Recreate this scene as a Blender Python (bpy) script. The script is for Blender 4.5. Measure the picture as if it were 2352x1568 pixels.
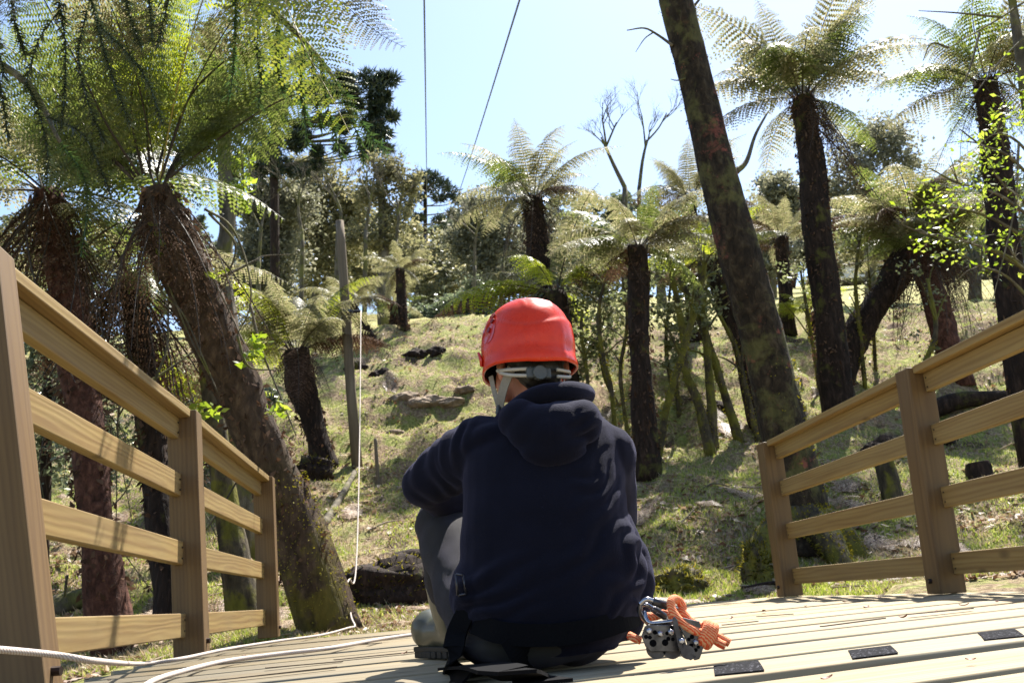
import bpy, bmesh, math, random
import numpy as np
from mathutils import Vector, Matrix, noise
for o in list(bpy.data.objects): bpy.data.objects.remove(o)
SC = bpy.context.scene
COL = SC.collection
rad = math.radians
# ------------------------------------------------------------------ camera
FPX, HC = 2300.0, 0.152            # focal length in units of a 2352 px wide frame, lens height over the deck
TH, RL = rad(14.07), rad(4.52)     # pitch up, roll
F = Vector((0, math.cos(TH), math.sin(TH))); R0 = Vector((1, 0, 0)); U0 = Vector((0, -math.sin(TH), math.cos(TH)))
RC = R0 * math.cos(RL) - U0 * math.sin(RL); UC = R0 * math.sin(RL) + U0 * math.cos(RL)
cd = bpy.data.cameras.new('camera'); cam = bpy.data.objects.new('camera', cd); COL.objects.link(cam)
cam.matrix_world = Matrix(((RC.x, UC.x, -F.x, 0), (RC.y, UC.y, -F.y, 0), (RC.z, UC.z, -F.z, HC), (0, 0, 0, 1)))
cd.sensor_width = 36; cd.lens = FPX / 2352 * 36; cd.clip_start = 0.02; cd.clip_end = 2000
cd.dof.use_dof = True; cd.dof.focus_distance = 2.25; cd.dof.aperture_fstop = 13
SC.camera = cam
# ------------------------------------------------------------------ light
SUN_EL, SUN_AZ = rad(57), rad(28)   # azimuth measured from straight ahead towards the right
w = bpy.data.worlds.new('World'); SC.world = w; w.use_nodes = True
nt = w.node_tree; bg = nt.nodes['Background']
sky = nt.nodes.new('ShaderNodeTexSky'); sky.sky_type = 'NISHITA'; sky.sun_disc = False
sky.sun_elevation = SUN_EL; sky.sun_rotation = SUN_AZ; sky.altitude = 900; sky.air_density = 1.0; sky.dust_density = 1.3; sky.ozone_density = 0.35
nt.links.new(sky.outputs[0], bg.inputs[0]); bg.inputs[1].default_value = 0.087
sd = bpy.data.lights.new('sun', 'SUN'); sd.energy = 5.0; sd.angle = rad(0.53); sd.color = (1, 0.95, 0.87)
so = bpy.data.objects.new('sun', sd); COL.objects.link(so)
sdir = Vector((math.sin(SUN_AZ) * math.cos(SUN_EL), math.cos(SUN_AZ) * math.cos(SUN_EL), math.sin(SUN_EL)))
so.rotation_euler = sdir.to_track_quat('Z', 'Y').to_euler(); so.location = sdir * 60
SC.view_settings.view_transform = 'Standard'; SC.view_settings.look = 'None'
SC.view_settings.exposure = 1.72; SC.view_settings.gamma = 1.0
SC.render.engine = 'CYCLES'
SC.cycles.max_bounces = 8; SC.cycles.transparent_max_bounces = 8
# ------------------------------------------------------------------ helpers
def ray(px, py):
    return F + RC * ((px - 1176) / FPX) + UC * ((784 - py) / FPX)
def at(px, py, D):
    d = ray(px, py); t = D / d.y
    return Vector((d.x * t, D, HC + d.z * t))
def onz(px, py, z=0.0):
    d = ray(px, py); t = (z - HC) / d.z
    return Vector((d.x * t, d.y * t, z))
def lerp(a, b, t): return a + (b - a) * t
def link(name, me, m=None, parent=None, smooth=False):
    o = bpy.data.objects.new(name, me); COL.objects.link(o)
    if m is not None and not me.materials: me.materials.append(m)
    if parent is not None: o.parent = parent; o.location = -parent.location
    if smooth: me.polygons.foreach_set('use_smooth', [True] * len(me.polygons))
    return o
def tag(o, label=None, cat=None, group=None, kind=None):
    if label: o['label'] = label
    if cat: o['category'] = cat
    if group: o['group'] = group
    if kind: o['kind'] = kind
    return o
def thing(name, label, cat, loc=(0, 0, 0), group=None):
    o = bpy.data.objects.new(name, None); COL.objects.link(o); o.location = loc
    o.empty_display_size = 0.1
    return tag(o, label, cat, group)
def npmesh(name, V, Fc):
    V = np.asarray(V, dtype=np.float32); Fc = np.asarray(Fc, dtype=np.int32)
    me = bpy.data.meshes.new(name); k = Fc.shape[1]
    me.vertices.add(len(V)); me.vertices.foreach_set('co', V.ravel())
    me.loops.add(Fc.size); me.loops.foreach_set('vertex_index', Fc.ravel())
    me.polygons.add(len(Fc)); me.polygons.foreach_set('loop_start', np.arange(0, Fc.size, k, dtype=np.int32))
    me.update(calc_edges=True); return me
class MB:
    def __init__(s): s.v = []; s.f = []
    def add(s, V, Fc):
        b = len(s.v); s.v += [tuple(p) for p in V]; s.f += [tuple(i + b for i in f) for f in Fc]; return s
    def box(s, c, d, M=None):
        x, y, z = d[0] / 2, d[1] / 2, d[2] / 2
        P = [Vector((a, b_, e)) for a in (-x, x) for b_ in (-y, y) for e in (-z, z)]
        if M is not None: P = [M @ p for p in P]
        P = [p + Vector(c) for p in P]
        return s.add(P, [(0, 1, 3, 2), (4, 6, 7, 5), (0, 4, 5, 1), (2, 3, 7, 6), (0, 2, 6, 4), (1, 5, 7, 3)])
    def tube(s, pts, r, n=8, cap=True, flat=1.0, up=None, jit=0.0, seed=0):
        pts = [Vector(p) for p in pts]; N = len(pts)
        if not hasattr(r, '__len__'): r = [r] * N
        t0 = (pts[1] - pts[0]).normalized()
        a = Vector(up) if up is not None else (Vector((0, 0, 1)) if abs(t0.z) < 0.9 else Vector((1, 0, 0)))
        V = []; b = None
        for i in range(N):
            t = (pts[min(i + 1, N - 1)] - pts[max(i - 1, 0)])
            t = t.normalized() if t.length > 1e-9 else t0
            a2 = a - t * a.dot(t)
            if a2.length > 1e-6: a = a2.normalized()
            b = t.cross(a)
            for j in range(n):
                th = 2 * math.pi * j / n; rr = r[i]
                if jit:
                    rr *= 1 + jit * (noise.noise(pts[i] * 2.2 / max(r[0], .03) * .12 + Vector((math.cos(th) * 1.3, math.sin(th) * 1.3, seed))) * 1.2
                                     + .5 * noise.noise(pts[i] * 14 + Vector((math.cos(th) * 3, math.sin(th) * 3, seed))))
                V.append(pts[i] + a * (math.cos(th) * rr * flat) + b * (math.sin(th) * rr))
        Fc = [(i * n + j, i * n + (j + 1) % n, (i + 1) * n + (j + 1) % n, (i + 1) * n + j) for i in range(N - 1) for j in range(n)]
        if cap:
            Fc.append(tuple(range(n - 1, -1, -1))); Fc.append(tuple((N - 1) * n + j for j in range(n)))
        return s.add(V, Fc)
    def mesh(s, name):
        me = bpy.data.meshes.new(name); me.from_pydata(s.v, [], s.f); me.update(); return me
    def build(s, name, m, parent=None, smooth=False, bevel=0):
        o = link(name, s.mesh(name), m, parent, smooth)
        if bevel:
            md = o.modifiers.new('b', 'BEVEL'); md.width = bevel; md.segments = 2; md.limit_method = 'ANGLE'
        return o
def catmull(P, n=8):
    P = [Vector(p) for p in P]; Q = [P[0] * 2 - P[1]] + P + [P[-1] * 2 - P[-2]]; out = []
    for i in range(1, len(Q) - 2):
        for k in range(n):
            t = k / n
            out.append(0.5 * ((2 * Q[i]) + (Q[i + 1] - Q[i - 1]) * t + (2 * Q[i - 1] - 5 * Q[i] + 4 * Q[i + 1] - Q[i + 2]) * t * t + (3 * Q[i] - Q[i - 1] - 3 * Q[i + 1] + Q[i + 2]) * t ** 3))
    out.append(P[-1]); return out
# ------------------------------------------------------------------ materials
def newmat(name):
    m = bpy.data.materials.new(name); m.use_nodes = True; n = m.node_tree
    for x in list(n.nodes): n.nodes.remove(x)
    return m, n
def nd(n, t, **kw):
    x = n.nodes.new(t)
    for k, v in kw.items():
        if k.startswith('i_'): x.inputs[k[2:].replace('_', ' ')].default_value = v
        else: setattr(x, k, v)
    return x
def ramp(n, src, stops, interp='LINEAR'):
    r = n.nodes.new('ShaderNodeValToRGB'); r.color_ramp.interpolation = interp; e = r.color_ramp.elements
    while len(e) < len(stops): e.new(0.5)
    for i, (p, c) in enumerate(stops):
        e[i].position = p; e[i].color = (c[0], c[1], c[2], 1)
    n.links.new(src, r.inputs[0]); return r.outputs[0]
def mixc(n, fac, a, b, mode='MIX'):
    x = n.nodes.new('ShaderNodeMix'); x.data_type = 'RGBA'; x.blend_type = mode
    for s_, v in ((0, fac), (6, a), (7, b)):
        if hasattr(v, 'is_linked'): n.links.new(v, x.inputs[s_])
        elif s_ == 0: x.inputs[0].default_value = v
        else: x.inputs[s_].default_value = (v[0], v[1], v[2], 1)
    return x.outputs[2]
def tex(n, scale=5, detail=4, rough=.55, dist=0, coord='Object', sc=(1, 1, 1), off=None, out=0):
    c = n.nodes.new('ShaderNodeTexCoord'); mp = n.nodes.new('ShaderNodeMapping'); mp.inputs['Scale'].default_value = sc
    n.links.new(c.outputs[coord], mp.inputs[0])
    if off is not None: n.links.new(off, mp.inputs['Location'])
    t = n.nodes.new('ShaderNodeTexNoise'); t.inputs['Scale'].default_value = scale; t.inputs['Detail'].default_value = detail
    t.inputs['Roughness'].default_value = rough; t.inputs['Distortion'].default_value = dist
    n.links.new(mp.outputs[0], t.inputs[0]); return t.outputs[out]
def bsdf(n, color, rough=.6, spec=.5, metal=0, bump=None, bstr=.3, bdist=.01, extra=None):
    p = n.nodes.new('ShaderNodeBsdfPrincipled'); o = n.nodes.new('ShaderNodeOutputMaterial')
    if hasattr(color, 'is_linked'): n.links.new(color, p.inputs['Base Color'])
    else: p.inputs['Base Color'].default_value = (color[0], color[1], color[2], 1)
    if hasattr(rough, 'is_linked'): n.links.new(rough, p.inputs['Roughness'])
    else: p.inputs['Roughness'].default_value = rough
    p.inputs['Specular IOR Level'].default_value = spec; p.inputs['Metallic'].default_value = metal
    if bump is not None:
        b = n.nodes.new('ShaderNodeBump'); b.inputs['Strength'].default_value = bstr; b.inputs['Distance'].default_value = bdist
        n.links.new(bump, b.inputs['Height']); n.links.new(b.outputs[0], p.inputs['Normal'])
    if extra:
        for k, v in extra.items(): p.inputs[k].default_value = v
    n.links.new(p.outputs[0], o.inputs[0]); return p, o
def plain(name, c, rough=.6, spec=.5, metal=0, var=.15, scale=20, bstr=0.0, bdist=.002, extra=None):
    m, n = newmat(name); t = tex(n, scale, 4)
    col = ramp(n, t, [(.3, [x * (1 - var) for x in c]), (.7, [min(1, x * (1 + var)) for x in c])])
    bsdf(n, col, rough, spec, metal, t if bstr else None, bstr, bdist, extra); return m
def leafmat(name, cols, trans=.45, rough=.4, spec=.5, tcol=None):
    """thin leaf: colours vary leaf by leaf, light comes through"""
    m, n = newmat(name); g = n.nodes.new('ShaderNodeNewGeometry')
    oi = n.nodes.new('ShaderNodeObjectInfo')
    k = len(cols); base = ramp(n, g.outputs['Random Per Island'], [(i / max(1, k - 1), c) for i, c in enumerate(cols)])
    hv = nd(n, 'ShaderNodeHueSaturation'); n.links.new(base, hv.inputs['Color'])
    mr = nd(n, 'ShaderNodeMapRange'); mr.inputs[3].default_value = .8; mr.inputs[4].default_value = 1.2
    n.links.new(oi.outputs['Random'], mr.inputs[0]); n.links.new(mr.outputs[0], hv.inputs['Value'])
    p = nd(n, 'ShaderNodeBsdfPrincipled'); p.inputs['Roughness'].default_value = rough; p.inputs['Specular IOR Level'].default_value = spec
    n.links.new(hv.outputs[0], p.inputs['Base Color'])
    t = nd(n, 'ShaderNodeBsdfTranslucent')
    hv2 = nd(n, 'ShaderNodeHueSaturation'); hv2.inputs['Value'].default_value = 1.7; hv2.inputs['Saturation'].default_value = 1.1
    n.links.new(hv.outputs[0], hv2.inputs['Color']); n.links.new(hv2.outputs[0], t.inputs[0])
    mx = nd(n, 'ShaderNodeMixShader'); mx.inputs[0].default_value = trans
    n.links.new(p.outputs[0], mx.inputs[1]); n.links.new(t.outputs[0], mx.inputs[2])
    o = nd(n, 'ShaderNodeOutputMaterial'); n.links.new(mx.outputs[0], o.inputs[0]); return m
def woodmat(name, pale, dark, grey, wear=.35, rough=.62, spec=.3):
    """sawn pine, grain along the object's own X axis"""
    m, n = newmat(name)
    oi = n.nodes.new('ShaderNodeObjectInfo'); cm = nd(n, 'ShaderNodeCombineXYZ')
    for i, k in enumerate((37.0, 1.3, .9)):
        q = nd(n, 'ShaderNodeMath', operation='MULTIPLY'); q.inputs[1].default_value = k
        n.links.new(oi.outputs['Random'], q.inputs[0]); n.links.new(q.outputs[0], cm.inputs[i])
    c = n.nodes.new('ShaderNodeTexCoord'); mp = n.nodes.new('ShaderNodeMapping'); mp.inputs['Scale'].default_value = (.5, 5, 5)
    n.links.new(c.outputs['Object'], mp.inputs[0]); n.links.new(cm.outputs[0], mp.inputs['Location'])
    wv = nd(n, 'ShaderNodeTexWave', wave_type='RINGS', rings_direction='X'); wv.inputs['Scale'].default_value = 4.2
    wv.inputs['Distortion'].default_value = 9; wv.inputs['Detail'].default_value = 2; wv.inputs['Detail Scale'].default_value = .55
    n.links.new(mp.outputs[0], wv.inputs[0])
    fine = tex(n, 30, 4, .6, 0, 'Object', (.04, 1, 1), cm.outputs[0])
    wide = tex(n, 2.2, 3, .6, .3, 'Object', (.5, 1.5, 1.5), cm.outputs[0])
    base = ramp(n, wv.outputs['Fac'], [(0, pale), (.55, [lerp(p, d, .25) for p, d in zip(pale, dark)]), (.92, [lerp(p, d, .75) for p, d in zip(pale, dark)])])
    base = mixc(n, .5, base, ramp(n, fine, [(.35, dark), (.65, pale)]))
    fm = nd(n, 'ShaderNodeMath', operation='MULTIPLY'); fm.inputs[1].default_value = wear
    wr = ramp(n, wide, [(.35, (0, 0, 0)), (.7, (1, 1, 1))]); n.links.new(wr, fm.inputs[0])
    base = mixc(n, fm.outputs[0], base, grey)
    # knots
    kn = nd(n, 'ShaderNodeTexVoronoi'); kn.inputs['Scale'].default_value = 2.6
    mp2 = n.nodes.new('ShaderNodeMapping'); mp2.inputs['Scale'].default_value = (.8, 1.6, 1.6); n.links.new(c.outputs['Object'], mp2.inputs[0]); n.links.new(cm.outputs[0], mp2.inputs['Location'])
    n.links.new(mp2.outputs[0], kn.inputs[0])
    kf = ramp(n, kn.outputs['Distance'], [(.06, (.9, .9, .9)), (.13, (0, 0, 0))])
    base = mixc(n, kf, base, [d * .35 for d in dark])
    ad = nd(n, 'ShaderNodeMath', operation='ADD'); n.links.new(wv.outputs['Fac'], ad.inputs[0]); n.links.new(fine, ad.inputs[1])
    bsdf(n, base, rough, spec, 0, ad.outputs[0], .25, .0015); return m
def barkmat(name, dark, mid, hi, scale=14, stretch=(1, 1, .35), moss=None, mossamt=.5, spots=None, bstr=.9, bdist=.03, mz=None):
    m, n = newmat(name)
    a = tex(n, scale, 6, .65, .5, 'Object', stretch); b = tex(n, scale * .3, 4, .6, 0, 'Object')
    base = ramp(n, a, [(.3, dark), (.52, mid), (.72, hi)])
    base = mixc(n, .5, base, ramp(n, b, [(.35, dark), (.65, mid)]), 'MULTIPLY') if False else base
    if moss:
        mt = tex(n, 3.2, 5, .65, .4, 'Object'); gn = n.nodes.new('ShaderNodeNewGeometry')
        f = ramp(n, mt, [(.62 - mossamt * .3, (0, 0, 0)), (.7 - mossamt * .25, (1, 1, 1))])
        if mz:
            sp = nd(n, 'ShaderNodeSeparateXYZ'); n.links.new(gn.outputs['Position'], sp.inputs[0])
            q = nd(n, 'ShaderNodeMapRange'); q.inputs[1].default_value = mz[0]; q.inputs[2].default_value = mz[1]; q.inputs[3].default_value = 1; q.inputs[4].default_value = .0
            n.links.new(sp.outputs[2], q.inputs[0])
            mm = nd(n, 'ShaderNodeMath', operation='MULTIPLY'); n.links.new(f, mm.inputs[0]); n.links.new(q.outputs[0], mm.inputs[1]); f = mm.outputs[0]
        base = mixc(n, f, base, ramp(n, a, [(.3, [x * .5 for x in moss]), (.7, moss)]))
    if spots:
        st = tex(n, 5, 5, .75, .3, 'Object'); st2 = tex(n, 1.3, 2, .5, 0, 'Object')
        f = ramp(n, st, [(.56, (0, 0, 0)), (.64, (.8, .8, .8))]); f2 = ramp(n, st2, [(.45, (0, 0, 0)), (.6, (1, 1, 1))])
        f = mixc(n, 1.0, f, f2, 'MULTIPLY'); base = mixc(n, f, base, spots)
    bsdf(n, base, .9, .2, 0, a, bstr, bdist); return m
M = {}
M['deck'] = woodmat('deck_pine', (.34, .29, .19), (.22, .155, .085), (.22, .205, .17), .6, .85, .1)
M['rail'] = woodmat('rail_pine', (.27, .185, .065), (.15, .08, .024), (.18, .15, .085), .35)
M['post'] = woodmat('post_pine', (.14, .083, .030), (.085, .045, .015), (.09, .065, .042), .4)
M['fern'] = leafmat('fern_green', [(.06, .083, .02), (.10, .125, .03), (.155, .165, .06)], .5, .42, .5)
M['fern_y'] = leafmat('fern_yellow', [(.17, .21, .025), (.24, .27, .04), (.28, .28, .055)], .52, .35, .6)
M['fern_o'] = leafmat('fern_olive', [(.11, .115, .05), (.165, .16, .08), (.25, .22, .135)], .45, .52, .4)
M['fern_dead'] = leafmat('fern_dead', [(.045, .026, .017), (.08, .047, .03), (.125, .078, .052)], .15, .9, .05)
M['rachis'] = plain('rachis_brown', (.03, .019, .010), .6, .4, 0, .3, 30)
M['rachis_y'] = plain('rachis_yellow', (.30, .24, .06), .5, .4, 0, .2, 30)
M['leaf_grey'] = leafmat('leaf_grey', [(.10, .105, .07), (.16, .16, .105), (.25, .24, .17)], .42, .5, .3)
M['leaf_olive'] = leafmat('leaf_olive', [(.10, .10, .05), (.16, .155, .08), (.245, .22, .125)], .42, .5, .3)
M['leaf_dark'] = leafmat('leaf_dark', [(.06, .078, .045), (.10, .12, .07), (.15, .165, .10)], .38, .35, .6)
M['leaf_gloss'] = leafmat('leaf_gloss', [(.075, .09, .04), (.12, .135, .06), (.18, .185, .10)], .42, .35, .5)
M['leaf_lime'] = leafmat('leaf_lime', [(.11, .16, .02), (.17, .22, .03), (.24, .27, .06)], .5, .3, .6)
M['needle'] = leafmat('needle_dark', [(.018, .03, .018), (.03, .045, .024), (.045, .06, .035)], .15, .4, .5)
M['needle_g'] = leafmat('needle_green', [(.025, .05, .018), (.04, .075, .022), (.06, .10, .03)], .25, .35, .6)
M['bark_fern'] = barkmat('bark_fern', (.008, .0055, .004), (.023, .014, .010), (.06, .038, .027), 22, (1, 1, .25), (.09, .085, .02), .12)
M['bark_lean'] = barkmat('bark_lean_moss', (.018, .012, .008), (.055, .036, .024), (.11, .075, .048), 18, (1, 1, .4), (.13, .105, .02), .5, mz=(.1, 1.3))
M['bark_red'] = barkmat('bark_red', (.022, .010, .007), (.075, .032, .022), (.16, .075, .05), 22, (1, 1, .6))
M['bark_lichen'] = barkmat('bark_lichen', (.008, .006, .004), (.028, .020, .013), (.078, .060, .036), 17, (1, 1, .5), (.10, .092, .035), .38, spots=(.24, .075, .055))
M['bark_grey'] = barkmat('bark_grey', (.03, .025, .018), (.10, .085, .06), (.22, .19, .14), 10, (1, 1, .35), (.14, .135, .04), .4)
M['bark_moss'] = barkmat('bark_moss', (.02, .016, .01), (.06, .048, .03), (.13, .10, .06), 14, (1, 1, .4), (.15, .14, .025), .55)
M['moss'] = leafmat('moss', [(.09, .085, .012), (.17, .15, .02), (.25, .21, .03)], .25, .8, .2)
# ------------------------------------------------------------------ ground
PROF = [(-40, None, -.4), (4.6, None, -.30), (6.0, None, -.10), (7.2, -50, 0), (8.2, 15, 0), (9.2, 95, 0), (10.5, 185, 0), (12, 265, 0), (13.2, 325, 0), (14.2, 400, 0),
        (15.5, 505, 0), (17, 590, 0), (18.2, 622, 0), (20, 632, 0), (26, 640, 0), (40, 650, 0), (70, 655, 0), (150, 640, 0), (600, 560, 0)]
def pz(D, a, z):
    if a is None: return z
    cy = (a - FPX * math.tan(TH)) / FPX
    return HC + D * (math.sin(TH) + cy * math.cos(TH)) / (math.cos(TH) - cy * math.sin(TH))
PROF2 = [p if p[0] < 14 or p[0] > 100 else (p[0], float(np.interp(p[0], [14.2, 15.5, 17, 18.2, 20, 26, 40, 70], [385, 470, 535, 562, 578, 602, 630, 652])), 0) for p in PROF]
PD = np.array([p[0] for p in PROF], float); PZ = np.array([pz(*p) for p in PROF]); PZ2 = np.array([pz(*p) for p in PROF2])
rows = np.concatenate([np.arange(-30, 4, 2.0), np.arange(4, 6, .25), np.arange(6, 19.5, .085), np.arange(19.5, 40, .6), np.geomspace(40, 600, 40)])
us = np.linspace(-1, 1, 301)
def halfw(D): return 12 + .62 * np.maximum(D, 0) + np.maximum(D - 60, 0) * .6
def gnoise(x, y):
    k = min(1, max(0, (y - 5.5) / 4)); far = 1 if y < 20 else max(.15, 20 / y)
    a = noise.noise(Vector((x * .45, y * .45, 3))) * .22 + noise.noise(Vector((x * 1.4, y * 1.9, 7))) * .19
    b = noise.noise(Vector((x * 4.2, y * 4.6, 1))) * .095 + noise.noise(Vector((x * 9, y * 9, 5))) * .035
    st = 1.0 if 12.5 < y < 18.5 else .5
    side = 0
    if x < -2 and y < 9: side = -.25 * min(1, (-2 - x) / 2.5) * min(1, (9 - y) / 2)
    if x > 2.2 and y < 6.5: side += .08
    return (a * .8 * far + b * far) * k * (st + .3) + side
zb = np.interp(rows, PD, PZ)
zb = np.convolve(np.pad(zb, 2, mode='edge'), np.ones(5) / 5, 'valid') * 0.5 + zb * .5
zb2 = np.interp(rows, PD, PZ2)
X = np.zeros((len(rows), len(us))); Z = np.zeros_like(X)
for i, D in enumerate(rows):
    X[i] = us * halfw(D)
    for j in range(len(us)):
        q_ = min(1, max(0, (X[i, j] / max(D, 1) - .02) / .2)); q_ = q_ * q_ * (3 - 2 * q_); Z[i, j] = zb[i] * (1 - q_) + zb2[i] * q_ + (gnoise(X[i, j], D) if D < 45 else 0)
def gz(x, y):
    x = np.asarray(x, float); y = np.asarray(y, float)
    i = np.clip(np.searchsorted(rows, y) - 1, 0, len(rows) - 2); ty = np.clip((y - rows[i]) / (rows[i + 1] - rows[i]), 0, 1)
    u = np.clip((x / halfw(y) + 1) / 2 * (len(us) - 1), 0, len(us) - 1.001); j = u.astype(int); tx = u - j
    return (Z[i, j] * (1 - tx) + Z[i, j + 1] * tx) * (1 - ty) + (Z[i + 1, j] * (1 - tx) + Z[i + 1, j + 1] * tx) * ty
def gpt(px, py=None, D=None, dz=0.0):
    """ground point under pixel column px at distance D"""
    x = at(px, py if py is not None else 1000, D).x
    return Vector((x, D, float(gz(x, D)) + dz))
V = np.stack([X, np.repeat(rows[:, None], len(us), 1), Z], -1).reshape(-1, 3)
nr, nc = X.shape
idx = np.arange(nr * nc).reshape(nr, nc)
Fq = np.stack([idx[:-1, :-1], idx[:-1, 1:], idx[1:, 1:], idx[1:, :-1]], -1).reshape(-1, 4)
def groundmat():
    m, n = newmat('ground_soil_grass')
    big = tex(n, .55, 5, .65, .6); mid = tex(n, 3.0, 6, .7, .5); fine = tex(n, 24, 5, .75, .2); patch = tex(n, 1.3, 4, .6, .3)
    grass = ramp(n, fine, [(.3, (.08, .105, .02)), (.5, (.21, .23, .06)), (.72, (.40, .375, .16))])
    litter = ramp(n, fine, [(.3, (.07, .045, .027)), (.5, (.225, .16, .098)), (.7, (.46, .365, .245))])
    f = ramp(n, mid, [(.42, (0, 0, 0)), (.56, (1, 1, 1))]); c = mixc(n, f, grass, litter)
    fd = ramp(n, patch, [(.585, (0, 0, 0)), (.66, (1, 1, 1))]); c = mixc(n, fd, c, ramp(n, fine, [(.3, (.03, .02, .013)), (.7, (.13, .088, .058))]))
    gp = n.nodes.new('ShaderNodeNewGeometry'); sp = nd(n, 'ShaderNodeSeparateXYZ'); n.links.new(gp.outputs['Position'], sp.inputs[0])
    q = nd(n, 'ShaderNodeMapRange'); q.inputs[1].default_value = 17.5; q.inputs[2].default_value = 21; n.links.new(sp.outputs[1], q.inputs[0])
    field = ramp(n, tex(n, .9, 6, .7, .3), [(.3, (.20, .22, .06)), (.55, (.33, .30, .12)), (.75, (.42, .34, .18))])
    c = mixc(n, q.outputs[0], c, field)
    ad = nd(n, 'ShaderNodeMath', operation='ADD'); n.links.new(mid, ad.inputs[0]); n.links.new(fine, ad.inputs[1])
    bsdf(n, c, .95, .15, 0, ad.outputs[0], .8, .05); return m
g = link('ground', npmesh('ground', V, Fq), groundmat(), smooth=True); tag(g, kind='structure')
rng = np.random.default_rng(5)
def scatter(n, d0, d1, seed, dens=None):
    r = np.random.default_rng(seed)
    u = r.random(n); D = 1 / (1 / d0 + (1 / d1 - 1 / d0) * u); x = (r.random(n) * 2 - 1) * (D * .56 + .6)
    k = np.ones(n, bool)
    if dens is not None:
        nv = np.array([noise.noise(Vector((a * dens[0], b * dens[0], dens[1]))) for a, b in zip(x, D)])
        k = nv + r.normal(0, .12, n) > dens[2]
    k &= ~((np.abs(x) < 2.6) & (D < 6.7))
    x, D = x[k], D[k]; return x, D, gz(x, D)
def blades(name, n, d0, d1, seed, h, wd, mat, dens, lean=.5):
    x, y, z = scatter(n, d0, d1, seed, dens); k = len(x); r = np.random.default_rng(seed + 1)
    a = r.random(k) * 6.283; hh = h * (.5 + r.random(k)); la = r.random(k) * 6.283; ll = hh * lean * r.random(k) * 1.6
    P = np.stack([x, y, z - .01], -1); dv = np.stack([np.cos(a), np.sin(a), 0 * a], -1) * (wd * (.6 + .8 * r.random(k)))[:, None]
    T = P + np.stack([np.cos(la) * ll, np.sin(la) * ll, hh], -1)
    Vb = np.stack([P - dv, P + dv, T], 1).reshape(-1, 3)
    o = link(name, npmesh(name, Vb, np.arange(k * 3).reshape(-1, 3)), mat); return tag(o, kind='stuff')
def flakes(name, n, d0, d1, seed, s0, s1, mat, dens, lift=.012, asp=.45):
    x, y, z = scatter(n, d0, d1, seed, dens); k = len(x); r = np.random.default_rng(seed + 1)
    s = s0 + (s1 - s0) * r.random(k) ** 2; a = r.random(k) * 6.283
    d1v = np.stack([np.cos(a), np.sin(a), r.normal(0, .35, k)], -1) * s[:, None]
    d2v = np.stack([-np.sin(a), np.cos(a), r.normal(0, .5, k)], -1) * (s * asp * (.4 + r.random(k)))[:, None]
    P = np.stack([x, y, z + lift + s * .12], -1)
    Vb = np.stack([P - d1v, P - d2v, P + d1v, P + d2v], 1).reshape(-1, 3)
    o = link(name, npmesh(name, Vb, np.arange(k * 4).reshape(-1, 4)), mat); return tag(o, kind='stuff')
M['grass'] = leafmat('grass_blade', [(.13, .17, .025), (.205, .245, .05), (.36, .34, .13)], .4, .45, .4)
M['straw'] = leafmat('straw', [(.20, .14, .08), (.36, .28, .175), (.52, .43, .30)], .2, .7, .3)
M['litter'] = leafmat('leaf_litter', [(.07, .038, .022), (.16, .09, .055), (.30, .21, .14), (.44, .35, .25)], .2, .55, .4)
tag(blades('grass', 330000, 6.3, 21, 11, .035, .0075, M['grass'], (1.1, 3.3, -.2)), 'short mossy green grass on the slope', 'grass')
tag(blades('dry_grass', 95000, 6.3, 22, 21, .05, .006, M['straw'], (.9, 9.1, -.15), 1.2), 'dry straw grass on the slope', 'dry grass')
tag(flakes('leaf_litter', 60000, 6.2, 19, 31, .012, .05, M['litter'], (.8, 6.2, -.02)), 'fallen brown leaves and bark scattered over the slope', 'leaf litter')
# ------------------------------------------------------------------ deck
g1 = onz(1617, 1521); g2 = onz(2352, 1433); BD = (g2 - g1).normalized(); BN = Vector((-BD.y, BD.x, 0))
s_ref = [BN.dot(onz(2352, y)) for y in (1525, 1473, 1433)]; BW = (s_ref[2] - s_ref[0]) / 2
Lb = {1: Vector((-1.195, 2.4, 0)), 2: at(441, 1503, 4.3), 3: at(618, 1453, 6.5)}
Rb = {1: at(1815, 1366, 6.55), 2: at(2173, 1351, 4.75)}
for d in (Lb, Rb):
    for k in d: d[k].z = 0
Lt = {1: None, 2: at(423, 949, 4.3), 3: at(606, 1097, 6.5)}; Rt = {1: at(1765, 1017, 6.55), 2: at(2097, 850, 4.75)}
b1 = at(-46, 585, 2.4); Lt[1] = b1; Lb[1] = at(62, 1620, 2.4); Lb[1].z = 0; 
Rb[3] = Rb[2] + (Rb[2] - Rb[1]) * 1.05; Rt[3] = Rt[2] + (Rt[2] - Rt[1]) * 1.05
def xline(A, B, p, d):
    """where the line p+t*d crosses line AB (plan)"""
    e = B - A; den = d.x * e.y - d.y * e.x; t = ((A.x - p.x) * e.y - (A.y - p.y) * e.x) / den; return p + d * t
ldir = (Lb[3] - Lb[2]).normalized(); rdir = (Rb[1] - Rb[2]).normalized()
deck = thing('wooden_deck', 'pale pine plank platform the person in the red helmet sits on', 'deck', (0.2, 4, 0))
lo = Vector((-.10, 0, 0)); ro = Vector((.09, 0, 0))
rnd = random.Random(3)
def crown_z(t): return -.004 * abs(2 * t) ** 2 - .004 * max(0, (abs(2 * t) - .955) / .025) ** 2
prof = [(-.5, -.06), (-.5, -.035)] + [(t, crown_z(t)) for t in (-.494, -.488, -.483, -.478, -.46, -.4, -.25, 0, .25, .4, .46, .478, .483, .488, .494)] + [(.5, -.035), (.5, -.06)]
BOARDS = []
s = s_ref[2] - BW * 9
s_end = BN.dot(Vector((0.1, 6.45, 0)))
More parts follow.
